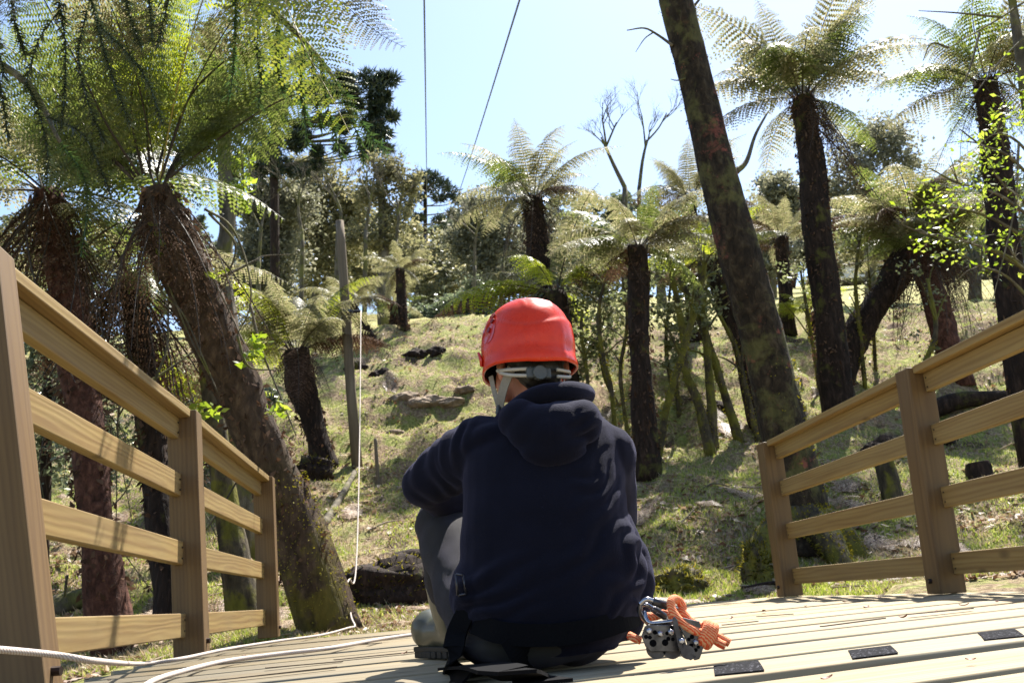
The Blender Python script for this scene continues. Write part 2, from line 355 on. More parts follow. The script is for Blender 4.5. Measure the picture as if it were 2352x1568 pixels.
while s < s_end - .05:
    wb = BW if s + BW < s_end + .1 else s_end - s
    c = BN * (s + wb / 2)
    p0 = xline(Lb[2] + lo, Lb[3] + lo, c, BD); p1 = xline(Rb[2] + ro, Rb[1] + ro, c, BD); mid = (p0 + p1) / 2; L = (p1 - p0).length + rnd.uniform(0, .03)
    STRIP = any(s - .02 < BN.dot(onz(*q_)) < s + wb + .02 for q_ in ((1690, 1532), (2003, 1496), (2295, 1456))); ww = wb - .066; mb = MB(); Vv = []
    for e in (-1, 1):
        for (yy, zz) in prof:
            yv = yy * ww
            Vv.append((e * L / 2, yv, zz))
    n8 = len(prof); mb.add(Vv, [tuple(range(n8)), tuple(range(2 * n8 - 1, n8 - 1, -1))] + [(i, i + n8, (i + 1) % n8 + n8, (i + 1) % n8) for i in range(n8)])
    o = mb.build('board', M['deck'], deck)
    o.matrix_local = Matrix.Translation(-deck.location) @ Matrix.Translation(mid + Vector((0, 0, -abs(rnd.gauss(0, .0025)) if not STRIP else 0))) @ Matrix(((BD.x, BN.x, 0), (BD.y, BN.y, 0), (0, 0, 1))).to_4x4() @ Matrix.Rotation(0 if STRIP else rnd.uniform(-.008, .008), 4, 'X')
    o.data.polygons.foreach_set('use_smooth', [False] * 2 + [True] * (len(o.data.polygons) - 2))
    BOARDS.append((s, wb)); s += wb
M['grip'] = None
def gripmat():
    m, n = newmat('grip_tape'); t = tex(n, 900, 2, .6); v = nd(n, 'ShaderNodeTexVoronoi'); v.inputs['Scale'].default_value = 350
    c = nd(n, 'ShaderNodeTexCoord'); n.links.new(c.outputs['Object'], v.inputs[0])
    col = ramp(n, v.outputs['Color'], [(.8, (.013, .013, .015)), (.92, (.16, .16, .18))])
    bsdf(n, col, .95, .06, 0, t, .6, .001); return m
M['grip'] = gripmat()
for q in (((1636, 1527), (1742, 1514), (1755, 1541), (1645, 1550)), ((1945, 1494), (2045, 1480), (2063, 1501), (1961, 1511)), ((2240, 1451), (2330, 1441), (2352, 1462), (2266, 1470))):
    P = [onz(*p, .0) for p in q]
    c = sum(P, Vector()) / 4; ux = ((P[1] - P[0]) + (P[2] - P[3])) / 4; uy = ((P[0] - P[3]) + (P[1] - P[2])) / 4 * .85
    mb = MB(); V = []; q0 = [b_ for b_ in BOARDS if b_[0] <= BN.dot(c) < b_[0] + b_[1]][0]
    for k in range(9):
        e = ux * 0 + uy * (1 - k / 4)
        for sx in (-1, 1):
            p = ux * sx + e; t_ = (BN.dot(c + p) - q0[0]) / q0[1] - .5; V += [p + Vector((0, 0, crown_z(t_) + .002)), p + Vector((0, 0, crown_z(t_) + .0005))]
    Fs = [(k * 4, k * 4 + 2, k * 4 + 6, k * 4 + 4) for k in range(8)] + [(k * 4 + 1, k * 4 + 5, k * 4 + 7, k * 4 + 3) for k in range(8)] + [(k * 4, k * 4 + 4, k * 4 + 5, k * 4 + 1) for k in range(8)] + [(k * 4 + 2, k * 4 + 3, k * 4 + 7, k * 4 + 6) for k in range(8)] + [(0, 1, 3, 2), (32, 34, 35, 33)]
    mb.add(V, Fs); o = mb.build('grip_strip', M['grip'], deck); o.location = c - deck.location
# joists below, so the deck stands on something
for k in range(3):
    t = (k + .3) / 2.7; A = lerp(Lb[2], Rb[2], t) - Vector((0, 3, 0)); B = lerp(Lb[3], Rb[1], t); A.z = B.z = -.125
    mb = MB(); L = (B - A).length; mb.box((0, 0, 0), (L, .06, .15)); o = mb.build('joist', M['post'], deck)
    d = (B - A).normalized(); o.matrix_local = Matrix.Translation(-deck.location) @ Matrix.Translation((A + B) / 2) @ Matrix(((d.x, -d.y, 0), (d.y, d.x, 0), (0, 0, 1))).to_4x4()
def beam(name, p0, p1, wy, hz, mat, parent, up=Vector((0, 0, 1)), bev=.004, ref=None):
    d = (p1 - p0).normalized(); y = up.cross(d).normalized(); z = d.cross(y); L = (p1 - p0).length
    mb = MB(); mb.box((0, 0, 0), (L, wy, hz)); o = mb.build(name, mat, parent, bevel=bev)
    Mw = Matrix(((d.x, y.x, z.x), (d.y, y.y, z.y), (d.z, y.z, z.z))).to_4x4(); Mw.translation = (p0 + p1) / 2
    o.matrix_local = Matrix.Translation(-parent.location) @ Mw; return o
M['bolt'] = plain('bolt_rust', (.05, .035, .03), .5, .5, .8)
def railing(B, T, order, inward, label, hh):
    root = thing('deck_railing', label, 'railing', B[order[0]].copy())
    for k in order:
        dr = (B[order[1]] - B[order[0]]).normalized()
        beam('post', B[k] + Vector((0, 0, .001)), T[k], .125, .125, M['post'], root, up=dr, bev=.005)
        for zb_ in (.06,):
            c = B[k] + inward * .064 + Vector((0, 0, zb_)); mb = MB(); mb.tube([c - inward * .01, c + inward * .012], .011, 8); mb.build('bolt', M['bolt'], root)
    for a, b in zip(order[:-1], order[1:]):
        dr = (B[b] - B[a]).normalized()
        def pt(k, f): return lerp(B[k], T[k], f)
        for f in (.125, .41, .687):
            p, q = pt(a, f), pt(b, f); e = (q - p).normalized(); beam('rail', p + e * .061 - inward * .028, q - e * .061 - inward * .028, .038, .096, M['rail'], root)
        for f in (.125, .41, .687, .925):
            for k_, sg in ((a, 1), (b, -1)):
                for dz_ in (-.022, .022):
                    c = pt(k_, f) + dr * sg * .085 + Vector((0, 0, dz_)) - inward * .008; mb = MB(); mb.tube([c - inward * .004, c + inward * .0015], .004, 8); mb.build('nail', M['bolt'], root)
        p, q = pt(a, .925), pt(b, .925); e = (q - p).normalized(); beam('rail', p + e * .061 - inward * .028, q - e * .061 - inward * .028, .038, .088, M['rail'], root)
        p, q = pt(a, .985), pt(b, .985); e = (q - p).normalized(); beam('cap_rail', p + e * .064 - inward * .02, q - e * .064 - inward * .02, .125, .036, M['rail'], root)
    return root
railing(Lb, Lt, [1, 2, 3], Vector((1, 0, 0)), 'sunlit wooden railing along the left side of the deck', 1)
railing(Rb, Rt, [1, 2, 3], Vector((-1, 0, 0)), 'shaded wooden railing along the right side of the deck', 1)
# ------------------------------------------------------------------ vegetation builders
def frond_mesh(name, path, side, plen, npin, n2, mats, sweep=.35, droop=.25, seed=0, start=.14, rr=.007, shape=None, jit=.12, pw=.85, qf=.2):
    """one fern leaf: rachis tube + two rows of pinnae, each with two rows of small pinnules"""
    r = random.Random(seed); P = catmull(path, 6); N = len(P)
    cum = [0]
    for i in range(1, N): cum.append(cum[-1] + (P[i] - P[i - 1]).length)
    L = cum[-1]
    def ev(t):
        d = t * L
        for i in range(1, N):
            if cum[i] >= d or i == N - 1:
                u = (d - cum[i - 1]) / max(1e-6, cum[i] - cum[i - 1]); return P[i - 1].lerp(P[i], u), (P[i] - P[i - 1]).normalized()
    mb = MB(); mb.tube(P, [rr * (1 - .8 * i / (N - 1)) for i in range(N)], 5)
    nrf = len(mb.f); V = mb.v; Fc = mb.f
    for i in range(npin):
        t = start + (1 - start) * (i + .5) / npin; c, T = ev(t); tt = (t - start) / (1 - start)
        sh = min(1, (tt / .28 + .35)) * (1 - tt ** 2.2) + .06 if shape is None else shape(tt)
        S = (side - T * side.dot(T)).normalized(); Nn = T.cross(S)
        if Nn.z < 0: Nn = -Nn
        for sg in (-1, 1):
            pl = plen * sh * r.uniform(.85, 1.08)
            sw = sweep + r.uniform(-jit, jit); dr = droop * r.uniform(.5, 1.5)
            d0 = (S * sg * math.cos(sw) + T * math.sin(sw)).normalized()
            k = max(3, int(n2 * (.45 + .55 * sh))); tw = r.uniform(-.25, .25)
            for j in range(k):
                u = (j + .6) / k
                pos = c + d0 * (pl * u) - Nn * (pl * dr * u * u) - Vector((0, 0, pl * .10 * u * u))
                dd = (d0 - Nn * (2 * dr * u)).normalized()
                ax = (T - dd * T.dot(dd)).normalized(); up = dd.cross(ax)
                ax = (ax + up * tw).normalized()
                ql = pl * (qf * (1 - u) ** .55 + .03); wv = pl / k * pw * .5
                for s2 in (-1, 1):
                    e = (ax * s2 * .93 + dd * .36 + up * r.uniform(-.25, .25)).normalized()
                    b = len(V)
                    V += [tuple(pos), tuple(pos + e * ql * .45 + dd * wv), tuple(pos + e * ql), tuple(pos + e * ql * .45 - dd * wv)]
                    Fc.append((b, b + 1, b + 2, b + 3))
    me = mb.mesh(name); me.materials.append(mats[0]); me.materials.append(mats[1])
    mi = np.zeros(len(me.polygons), dtype=np.int32); mi[:nrf] = 1; me.polygons.foreach_set('material_index', mi); return me
def arc_path(e0, e1, p=1.3, n=7, L=1.0):
    pts = [Vector((0, 0, 0))]; m = 24
    x = z = 0; out = [Vector((0, 0, 0))]
    for i in range(m):
        a = rad(e0 + (e1 - e0) * ((i + .5) / m) ** p); x += math.cos(a) * L / m; z += math.sin(a) * L / m
        if (i + 1) % 4 == 0: out.append(Vector((x, 0, z)))
    return out
FCACHE = {}; FR = random.Random(77)
TIERS = {'up': (70, 0, 1.35), 'mid': (47, -28, 1.25), 'low': (22, -45, 1.2), 'droop': (-8, -75, .8), 'dead': (-25, -88, .35), 'young': (78, 50, 1.5), 'fan1': (74, 28, 1.7), 'fan2': (56, 8, 1.5), 'fan3': (38, -10, 1.3)}
def fmesh(tier, mat, near, var):
    k = (tier, mat, near, var)
    if k not in FCACHE:
        e0, e1, p = TIERS[tier]; rr = random.Random(hash(tier) % 7 + var * 13); e0 += (var - 1) * 7; e1 += (var - 1) * 9
        dead = tier == 'dead'
        FCACHE[k] = frond_mesh('frond', arc_path(e0, e1, p), Vector((0, 1, 0)), (.26 if near else .205) if not dead else .12, (34 if near else 27) if not dead else 18, (18 if near else 12) if not dead else 6,
                               (M[mat], M['rachis']), .3, (.3 if near else .55) if not dead else .9, seed=var + 3, start=.09 if not dead else .05, rr=.0052 if near else .006, jit=.1 if not dead else .5, pw=.45 if dead else .95 if near else 1.15, qf=.2 if near else .21)
    return FCACHE[k]
def put_frond(root, pos, az, L, tier, mat, near, var, roll=0, name='frond'):
    o = bpy.data.objects.new(name, fmesh(tier, mat, near, var)); COL.objects.link(o); o.parent = root
    o.location = pos - root.location; o.rotation_euler = (roll, FR.uniform(-.12, .12), az); o.scale = (L, L * FR.uniform(.75, 1.2), L * FR.uniform(.85, 1.12)); return o
def trunk(name, path, rads, mat, parent, n=14, jit=.22, seed=0, sub=7, flare=True):
    P = catmull(path, sub); N = len(P); k = len(rads)
    R = [float(np.interp(i / (N - 1) * (k - 1), range(k), rads)) for i in range(N)]
    mb = MB(); mb.tube(P, R, n, jit=jit, seed=seed); o = mb.build(name, mat, parent, smooth=True); return o, P, R
def fuzz(name, P, R, n, size, mat, parent, t0=0, t1=1, seed=0, bias=None, out=.6, hang=.0):
    """tufts (moss, roots, fibres) standing on a trunk"""
    r = np.random.default_rng(seed); V = []
    for _ in range(n):
        t = t0 + (t1 - t0) * r.random(); i = min(len(P) - 2, int(t * (len(P) - 1))); u = t * (len(P) - 1) - i
        c = P[i].lerp(P[i + 1], u); T = (P[i + 1] - P[i]).normalized(); a = Vector((0, 1, 0)).cross(T).normalized(); b = T.cross(a)
        th = r.random() * 6.283 if bias is None else r.normal(bias, .9)
        nrm = a * math.cos(th) + b * math.sin(th); p = c + nrm * (R[i] * (1.0 + r.normal(0, .05)))
        s = size * (.4 + r.random()); d = (nrm * out + Vector(r.normal(0, .5, 3)) + Vector((0, 0, -hang))).normalized(); w_ = Vector(r.normal(0, 1, 3)).cross(d).normalized() * s * .3
        V += [p - w_, p + d * s * .5 + w_ * .8, p + d * s, p + d * s * .4 - w_]
    V = np.array([tuple(v) for v in V]); o = link(name, npmesh(name, V, np.arange(len(V)).reshape(-1, 4)), mat, parent); tag(o, kind='stuff'); return o
def fern(label, path, rads, L, n, mats, near=False, tiers=(.3, .4, .2, .1), dead=0, deadL=.9, bark='bark_fern', seed=0, deadaz=None, az0=0, fz=250, fs=.06, azr=None, names=('up', 'mid', 'low', 'droop')):
    r = random.Random(seed); base = Vector(path[0])
    root = thing('tree_fern', label, 'tree fern', base, 'tree ferns on the slope')
    if len(path) > 1:
        o, P, R = trunk('trunk', path, rads, M[bark], root, seed=seed, jit=.28)
        fuzz('trunk_fibre', P, R, fz, fs, M['fern_dead'], root, .1, 1, seed, hang=.8)
        top = P[-1]
    else: top = base
    # crown heart
    cum = np.cumsum(tiers)
    for i in range(n):
        q = (i + .5) / n; tier = names[int(np.searchsorted(cum, q - 1e-6))]
        az = az0 + i * 2.39996 + r.uniform(-.25, .25) if azr is None else r.uniform(*azr)
        put_frond(root, top + Vector((math.cos(az), math.sin(az), 0)) * rads[-1] * .5, az, L * r.uniform(.72, 1.12) * (.78 if near and math.cos(az) > .25 else 1), tier, r.choice(mats) if tier in ('up', 'fan1', 'fan2') or r.random() > .12 else 'fern_dead', near, r.randrange(3), r.uniform(-.25, .25))
    for i in range(dead):
        az = i * 2.39996 + r.uniform(-.4, .4) if deadaz is None else r.uniform(*deadaz)
        put_frond(root, top + Vector((math.cos(az), math.sin(az), 0)) * rads[-1] * 1.0 - Vector((0, 0, r.uniform(.02, .2) * L)), az, deadL * r.uniform(.35, 1.3), 'dead', 'fern_dead', False, r.randrange(3), r.uniform(-.5, .5), 'dead_frond')
    return root
def leafcloud(name, blobs, n, size, mat, parent, seed=0, clump=.22, per=22, asp=.5, shell=.35, droop=0):
    r = np.random.default_rng(seed); b0_ = list(blobs)
    for c, s_ in b0_:
        for _ in range(3):
            d = Vector(r.normal(0, 1, 3)).normalized(); blobs.append((c + Vector((d.x * s_[0], d.y * s_[1], d.z * s_[2])) * .95, tuple(q * r.uniform(.3, .6) for q in s_)))
    vol = np.array([b[1][0] * b[1][1] * b[1][2] for b in blobs]) ** .75; pr = vol / vol.sum()
    nc_ = max(6, n // per); bi = r.choice(len(blobs), nc_, p=pr)
    C = np.array([tuple(b[0]) for b in blobs])[bi]; S = np.array([b[1] for b in blobs])[bi]
    d = r.normal(0, 1, (nc_, 3)); d /= np.linalg.norm(d, axis=1)[:, None]; q = (shell + (1 - shell) * r.random(nc_)) ** .6
    cc = C + d * S * q[:, None]; ms = S.mean(1) * clump
    k = r.integers(0, nc_, n); p = cc[k] + r.normal(0, 1, (n, 3)) * ms[k][:, None] * np.array([1, 1, .7])
    s = size * (.55 + .9 * r.random(n)); a = r.normal(0, 1, (n, 3)); a[:, 2] = a[:, 2] * .6 - droop; a /= np.linalg.norm(a, axis=1)[:, None]
    b = np.cross(a, r.normal(0, 1, (n, 3))); b /= np.linalg.norm(b, axis=1)[:, None]
    a *= s[:, None]; b *= (s * asp)[:, None]
    V = np.stack([p - a, p - a * .1 + b, p + a, p - a * .1 - b], 1).reshape(-1, 3)
    return link(name, npmesh(name, V, np.arange(n * 4).reshape(-1, 4)), mat, parent)
def tree(name, label, D, trunkpx, rads, blobspx, n, leafpx, leaf, bark, seed=0, clump=.36, group=None, limbs=True, per=13, cat='tree', dz=.7, shell=.15):
    """trunk and crown given where they stand: D metres ahead; sizes follow from the distance"""
    k = D / FPX; r = random.Random(seed)
    b = gpt(trunkpx[0][0], 700, D, -.1); root = thing(name, label, cat, b, group)
    path = [b] + [at(p[0], p[1], D + (p[2] if len(p) > 2 else 0)) for p in trunkpx[1:]]
    o, P, R = trunk('trunk', path, rads, M[bark], root, n=10, seed=seed, sub=5)
    blobs = []
    for q in blobspx:
        c = at(q[0], q[1], D + (q[4] if len(q) > 4 else r.uniform(-.3, .3) * q[2] * k)); blobs.append((c, (q[2] * k, q[2] * k * dz, q[3] * k)))
    if limbs:
        mb = MB()
        for c, s_ in blobs:
            i = int(len(P) * r.uniform(.45, .98)); i = min(i, len(P) - 1); p0 = P[i]; m_ = p0.lerp(c, .5) + Vector((r.uniform(-.1, .1), 0, .12)) * (c - p0).length
            mb.tube(catmull([p0, m_, c], 5), list(np.linspace(R[i] * .55, R[i] * .12, 11)), 6)
            for _ in range(4):
                e = c + Vector((r.uniform(-1, 1) * s_[0], r.uniform(-1, 1) * s_[1], r.uniform(-.6, 1) * s_[2])) * .9
                mb.tube(catmull([m_.lerp(c, r.uniform(.1, .8)), m_.lerp(e, .6) + Vector((0, 0, .05 * s_[2])), e], 4), list(np.linspace(R[i] * .2, R[i] * .05, 9)), 5)
        mb.build('limb', M[bark], root, smooth=True)
    if n: leafcloud('crown', blobs, n, leafpx * k, M[leaf], root, seed, clump, per, shell=shell)
    return root
def spikes(name, paths, mat, parent, ln=.045, step=.012, r0=.004, seed=0, around=5, rings=True):
    """araucaria twigs: stiff pointed leaves all round a stem"""
    r = np.random.default_rng(seed); mb = MB(); V = mb.v; Fc = mb.f
    for path in paths:
        P = catmull(path, 6); mb.tube(P, [r0] * len(P), 4, cap=False)
        for i in range(len(P) - 1):
            seg = P[i + 1] - P[i]; m_ = max(1, int(seg.length / step)); T = seg.normalized()
            a = Vector((0, 1, .3)).cross(T).normalized(); b = T.cross(a)
            for q in range(m_):
                c = P[i] + seg * (q / m_)
                for w_ in range(around):
                    th = r.random() * 6.283; nn = a * math.cos(th) + b * math.sin(th)
                    d = (nn + T * .55).normalized() * ln * r.uniform(.7, 1.15); s_ = T.cross(nn) * ln * .11
                    k = len(V); V += [tuple(c - s_), tuple(c + s_), tuple(c + d)]; Fc.append((k, k + 1, k + 2))
    return mb.build(name, mat, parent)
def tufts(name, centers, rads_, n, ln, mat, parent, seed=0):
    """dark araucaria foliage balls made of stiff needles"""
    r = np.random.default_rng(seed); Vs = []
    for c, s_ in zip(centers, rads_):
        d = r.normal(0, 1, (n, 3)); d /= np.linalg.norm(d, axis=1)[:, None]
        p = np.array(tuple(c)) + d * np.array(s_) * (r.random(n) ** .5)[:, None]
        e = d * .8 + r.normal(0, .5, (n, 3)) + np.array([0, 0, .25]); e /= np.linalg.norm(e, axis=1)[:, None]; e *= (ln * (.6 + .8 * r.random(n)))[:, None]
        w_ = np.cross(e, r.normal(0, 1, (n, 3))); w_ /= np.linalg.norm(w_, axis=1)[:, None]; w_ *= ln * .16
        Vs.append(np.stack([p - w_, p + w_, p + e], 1).reshape(-1, 3))
    V = np.concatenate(Vs); return link(name, npmesh(name, V, np.arange(len(V)).reshape(-1, 3)), mat, parent)
# ------------------------------------------------------------------ tree ferns
def fp(D, *pts): return [gpt(pts[0][0], pts[0][1], pts[0][2] if len(pts[0]) > 2 else D, -.05)] + [at(p[0], p[1], p[2] if len(p) > 2 else D) for p in pts[1:]]
F1 = fern('big leaning tree fern with mossy trunk and spread green crown beside the sunlit railing', fp(7.2, (760, 1450), (668, 1180, 7.1), (560, 930, 6.9), (460, 690, 6.6), (385, 520, 6.4), (362, 425, 6.3)),
          [.21, .175, .155, .16, .165, .07], 1.9, 5, ['fern'], True, (.4, .6, 0, 0), 38, 1.0, 'bark_lean', 1, fz=1400, fs=.05, azr=(.4, 2.7), names=('fan1', 'fan2', 'fan3', 'low'))
# fronds of its crown that arch towards the viewer, one with a yellowed end
for j, (pts, mt, rm, pl) in enumerate([
    ([(365, 425, 6.3), (420, 150, 6.0), (520, -120, 5.3), (620, -60, 4.7), (700, 110, 4.4), (770, 240, 4.25), (812, 325, 4.2)], 'fern_y', 'rachis_y', .42),
    ([(365, 425, 6.3), (455, 180, 6.0), (600, -30, 5.6), (740, -20, 5.2), (860, 70, 5.0), (930, 110, 4.9)], 'fern_o', 'rachis', .36),
    ([(365, 425, 6.3), (300, 130, 5.9), (190, -90, 5.3), (80, -60, 4.8), (0, 60, 4.5)], 'fern_o', 'rachis', .36)]):
    pp = [at(*p) for p in pts]; sd = (pp[-1] - pp[-3]).cross(Vector((0, 1, -.25))).normalized()
    me = frond_mesh('frond', pp, sd, pl, 46, 18, (M[mt], M[rm]), .35, .25, seed=40 + j, start=.3, rr=.006, pw=1.0, shape=lambda t: (1 - t ** 3) * .9 + .06); link('frond', me, None, F1)
for j, pts in enumerate([[(300, 405, 6.3), (180, 275, 6.2), (70, 150, 6.0), (-60, 60, 5.8)], [(310, 405, 6.3), (215, 290, 6.4), (110, 215, 6.5), (-40, 190, 6.5)], [(320, 403, 6.3), (245, 285, 6.1), (180, 150, 5.9), (90, -20, 5.7), (20, -120, 5.6)],
        [(328, 400, 6.3), (302, 260, 6.2), (318, 120, 6.0), (385, -20, 5.8), (450, -90, 5.6)], [(345, 398, 6.3), (337, 260, 6.25), (352, 110, 6.1), (392, -30, 5.9), (420, -120, 5.8)], [(360, 400, 6.35), (395, 260, 6.45), (425, 120, 6.5), (445, -40, 6.5)],
        [(372, 402, 6.3), (430, 235, 6.2), (505, 150, 6.1), (600, 85, 5.9), (700, 60, 5.7)], [(382, 405, 6.35), (460, 290, 6.4), (560, 190, 6.4), (660, 130, 6.3), (760, 130, 6.2)], [(390, 408, 6.3), (480, 335, 6.2), (600, 255, 6.1), (690, 215, 6.0), (770, 225, 5.9)], [(305, 412, 6.3), (230, 350, 6.3), (130, 310, 6.3), (30, 320, 6.2)], [(335, 400, 6.35), (280, 230, 6.5), (240, 80, 6.6), (215, -60, 6.6)]]):
    pp = [at(*p) for p in pts]; sd = (pp[-1] - pp[0]).cross(Vector((0, 1, -.15 + .1 * (j % 3)))).normalized()
    me = frond_mesh('frond', pp, sd, .36, 36, 18, (M['fern' if j != 4 else 'fern_y'], M['rachis']), .3, .22, seed=60 + j, start=.1, rr=.0105, pw=.8, shape=lambda t: min(1, t * 2.2 + .45) * (1 - t ** 2.6) + .08); link('frond', me, None, F1)
fuzz('moss', catmull([at(760, 1450, 7.2), at(700, 1270, 7.1), at(640, 1100, 7.0)], 7), [.205 - .002 * i for i in range(15)], 1500, .018, M['moss'], F1, 0, 1, 9)
fern('tree fern with reddish trunk and hanging brown dead fronds at the left edge', fp(7.6, (262, 1495, 7.3), (212, 1150, 7.3), (180, 850, 7.4), (140, 600, 7.5), (110, 440, 7.5)), [.155, .13, .125, .13, .1], 1.75, 15, ['fern', 'fern_o', 'fern'], False, (.15, .3, .35, .2), 44, 1.4, 'bark_red', 2, fz=900)
fern('dark slim tree fern close behind the first railing bay, brown skirt', fp(8.2, (405, 1420, 7.9), (365, 1120), (335, 900), (300, 640)), [.16, .12, .11, .1], 1.3, 11, ['fern', 'fern_o'], False, (.1, .3, .4, .2), 44, 1.6, 'bark_fern', 3, fz=600)
fern('low tree fern with pale arched fronds behind the railing top', fp(9.6, (430, 1180), (400, 1010), (395, 960)), [.13, .1, .09], 1.25, 12, ['fern_y', 'fern_o', 'fern_o'], False, (.5, .4, .1, 0), 6, .6, seed=4)
fern('stout short tree fern with shaggy trunk left of the wooden pole', fp(13, (752, 1085), (715, 960), (690, 880), (680, 805)), [.15, .15, .19, .17], 1.5, 24, ['fern_o', 'fern_o', 'fern_y'], False, (.35, .35, .25, .05), 14, .8, seed=5, fz=500)
fern('small pale tree fern at the field edge, taller of the two by the pole', fp(18, (935, 840), (925, 730), (918, 618)), [.1, .085, .08], .78, 15, ['fern_o'], False, (.1, .3, .4, .2), 4, .4, seed=6)
fern('small drooping tree fern right behind the wooden pole', fp(17, (868, 835), (840, 760), (800, 695)), [.12, .1, .1], .95, 15, ['fern_o'], False, (.1, .4, .4, .1), 4, .5, seed=7)
fern('small tree fern with low crown under the taller pale one', fp(18.6, (912, 815), (905, 700)), [.09, .08], .8, 12, ['fern', 'fern_o'], False, (.1, .3, .4, .2), 3, .4, seed=17)
fern('tree fern with thick dark trunk and high crown straight above the red helmet', fp(15, (1290, 980), (1262, 760), (1238, 600), (1222, 455)), [.2, .19, .18, .16], 1.6, 22, ['fern_o', 'fern_o', 'fern'], False, (.3, .3, .3, .1), 18, 1.4, 'bark_fern', 8, fz=900)
fern('tree fern with wide low fronds hidden behind the red helmet', fp(14, (1310, 1000), (1290, 800), (1276, 672)), [.22, .2, .16], 1.9, 14, ['fern_y', 'fern', 'fern_o'], False, (.3, .35, .3, .05), 6, .8, 'bark_fern', 9)
fern('tree fern with straight dark trunk right of the person and flat silvery crown', fp(11.4, (1483, 1110), (1478, 930), (1468, 760), (1466, 568)), [.16, .125, .125, .12], 1.3, 22, ['fern_o', 'fern_o', 'fern'], False, (.15, .4, .4, .05), 6, .5, 'bark_fern', 10, fz=700)
fern('tree fern showing upright fronds between the bare tree and the leaning trunk', fp(17, (1600, 800), (1590, 600), (1585, 455)), [.15, .14, .13], 1.45, 15, ['fern_o'], False, (.5, .3, .2, 0), 8, .7, seed=11)
fern('tree fern with short dark trunk slanting behind the big leaning trunk', fp(13.3, (1735, 850), (1695, 760), (1650, 640), (1640, 600)), [.17, .15, .15, .13], 1.3, 15, ['fern', 'fern_o', 'fern_y'], False, (.3, .4, .3, 0), 4, .5, seed=12)
fern('tallest tree fern with crown against the sky on the right', fp(13.4, (1925, 945), (1905, 760), (1880, 520), (1855, 320), (1842, 225)), [.24, .20, .19, .17, .17], 2.15, 22, ['fern_o', 'fern_o', 'fern_o', 'fern'], False, (.35, .35, .25, .05), 22, 1.7, 'bark_fern', 13, deadaz=(-1.6, .9), fz=1200)
fern('tree fern cut by the right edge of the view with crown high up', fp(10.5, (2325, 800), (2310, 600), (2290, 380), (2265, 190)), [.17, .15, .15, .13], 1.6, 20, ['fern_o', 'fern'], False, (.25, .45, .3, 0), 22, .9, 'bark_fern', 14, fz=600)
fern('tree fern on a thick trunk leaning right, shaggy brown skirt above the right railing', fp(14.6, (1925, 870), (1965, 775), (2035, 670), (2085, 580), (2100, 515)), [.22, .21, .21, .22, .2], 1.75, 24, ['fern_o', 'fern_o', 'fern'], False, (.3, .4, .3, 0), 46, 1.45, 'bark_fern', 15, deadaz=(-1.8, .6), fz=600)
fern('tree fern with crown seen between the leaning trunk and the tallest fern', fp(18, (1812, 760), (1800, 640), (1795, 545)), [.14, .13, .12], 1.15, 15, ['fern_o'], False, (.2, .4, .4, 0), 4, .5, seed=16)
fern('young lime green fern at the field edge beside the tallest fern', fp(17.5, (1868, 770), (1862, 720)), [.08, .07], .95, 10, ['fern_y'], False, (.3, .5, .2, 0), 0, .5, seed=18)
fern('small tree fern in the right background beneath the lime leaves', fp(14.3, (2195, 830), (2150, 700), (2108, 570)), [.2, .19, .17], 1.5, 16, ['fern_o', 'fern'], False, (.3, .4, .3, 0), 44, 1.3, 'bark_red', 19)
# ------------------------------------------------------------------ trunks and broadleaf trees
lt = thing('leaning_tree', 'big bare trunk leaning left with pink lichen patches, by the right railing', 'tree', gpt(1845, 1300, 8.7))
lp = [gpt(1850, 1330, 8.7, -.1)] + [at(x, y, d) for x, y, d in ((1838, 1180, 8.7), (1800, 1000, 8.65), (1758, 800, 8.6), (1702, 600, 8.5), (1650, 400, 8.45), (1602, 200, 8.4), (1552, 0, 8.3), (1530, -120, 8.2))]
o, P, R = trunk('trunk', lp, [.34, .24, .205, .2, .19, .165, .155, .15, .14], M['bark_lichen'], lt, n=22, jit=.12, seed=4, sub=9)
fuzz('bark_flake', P, R, 1600, .022, M['fern_dead'], lt, .05, 1, 5, hang=.6, out=.3); fuzz('moss', P, R, 700, .03, M['moss'], lt, .0, .35, 6, bias=0)
for pts, r_ in (([(1690, 395, 8.45), (1715, 370, 8.5), (1735, 310, 8.6), (1765, 255, 8.7)], .03), ([(1545, 105, 8.3), (1510, 80, 8.3), (1480, 65, 8.2), (1440, 70, 8.2)], .016), ([(1500, 75, 8.3), (1480, 90, 8.3), (1460, 120, 8.3)], .008), ([(1590, 20, 8.3), (1620, -20, 8.3), (1640, -60, 8.3)], .014), ([(1575, 180, 8.3), (1555, 185, 8.3), (1540, 182, 8.3)], .01)):
    Q = catmull([at(*p) for p in pts], 5); mb = MB(); mb.tube(Q, list(np.linspace(r_, r_ * .3, len(Q))), 6); mb.build('branch', M['bark_grey'], lt, smooth=True)
for k, (x, y, d) in enumerate(((1955, 1215, 8.4), (1720, 1330, 8.2), (1935, 1290, 8.1))):
    e = gpt(x, y, d, .02); s_ = at(1845, 1180, 8.65); Q = catmull([s_, s_.lerp(e, .55) + Vector((0, 0, .06)), e, e + (e - s_).normalized() * .2 - Vector((0, 0, .15))], 6)
    mb = MB(); Rr = list(np.linspace(.17, .05, len(Q))); mb.tube(Q, Rr, 10, jit=.25, seed=k); mb.build('root', M['bark_moss'], lt, smooth=True); fuzz('moss', Q, Rr, 1500, .022, M['moss'], lt, .1, .95, 30 + k)
tree('lichen_tree', 'slim pale lichened trunk rising behind the big left fern crown', 9.5, [(575, 1200), (530, 800), (512, 620), (525, 480), (515, 330), (480, 60)], [.12, .1, .085, .08, .07, .05], [(540, 380, 45, 40), (500, 200, 60, 60), (560, 440, 40, 40)], 900, 9, 'leaf_lime', 'bark_grey', 2)
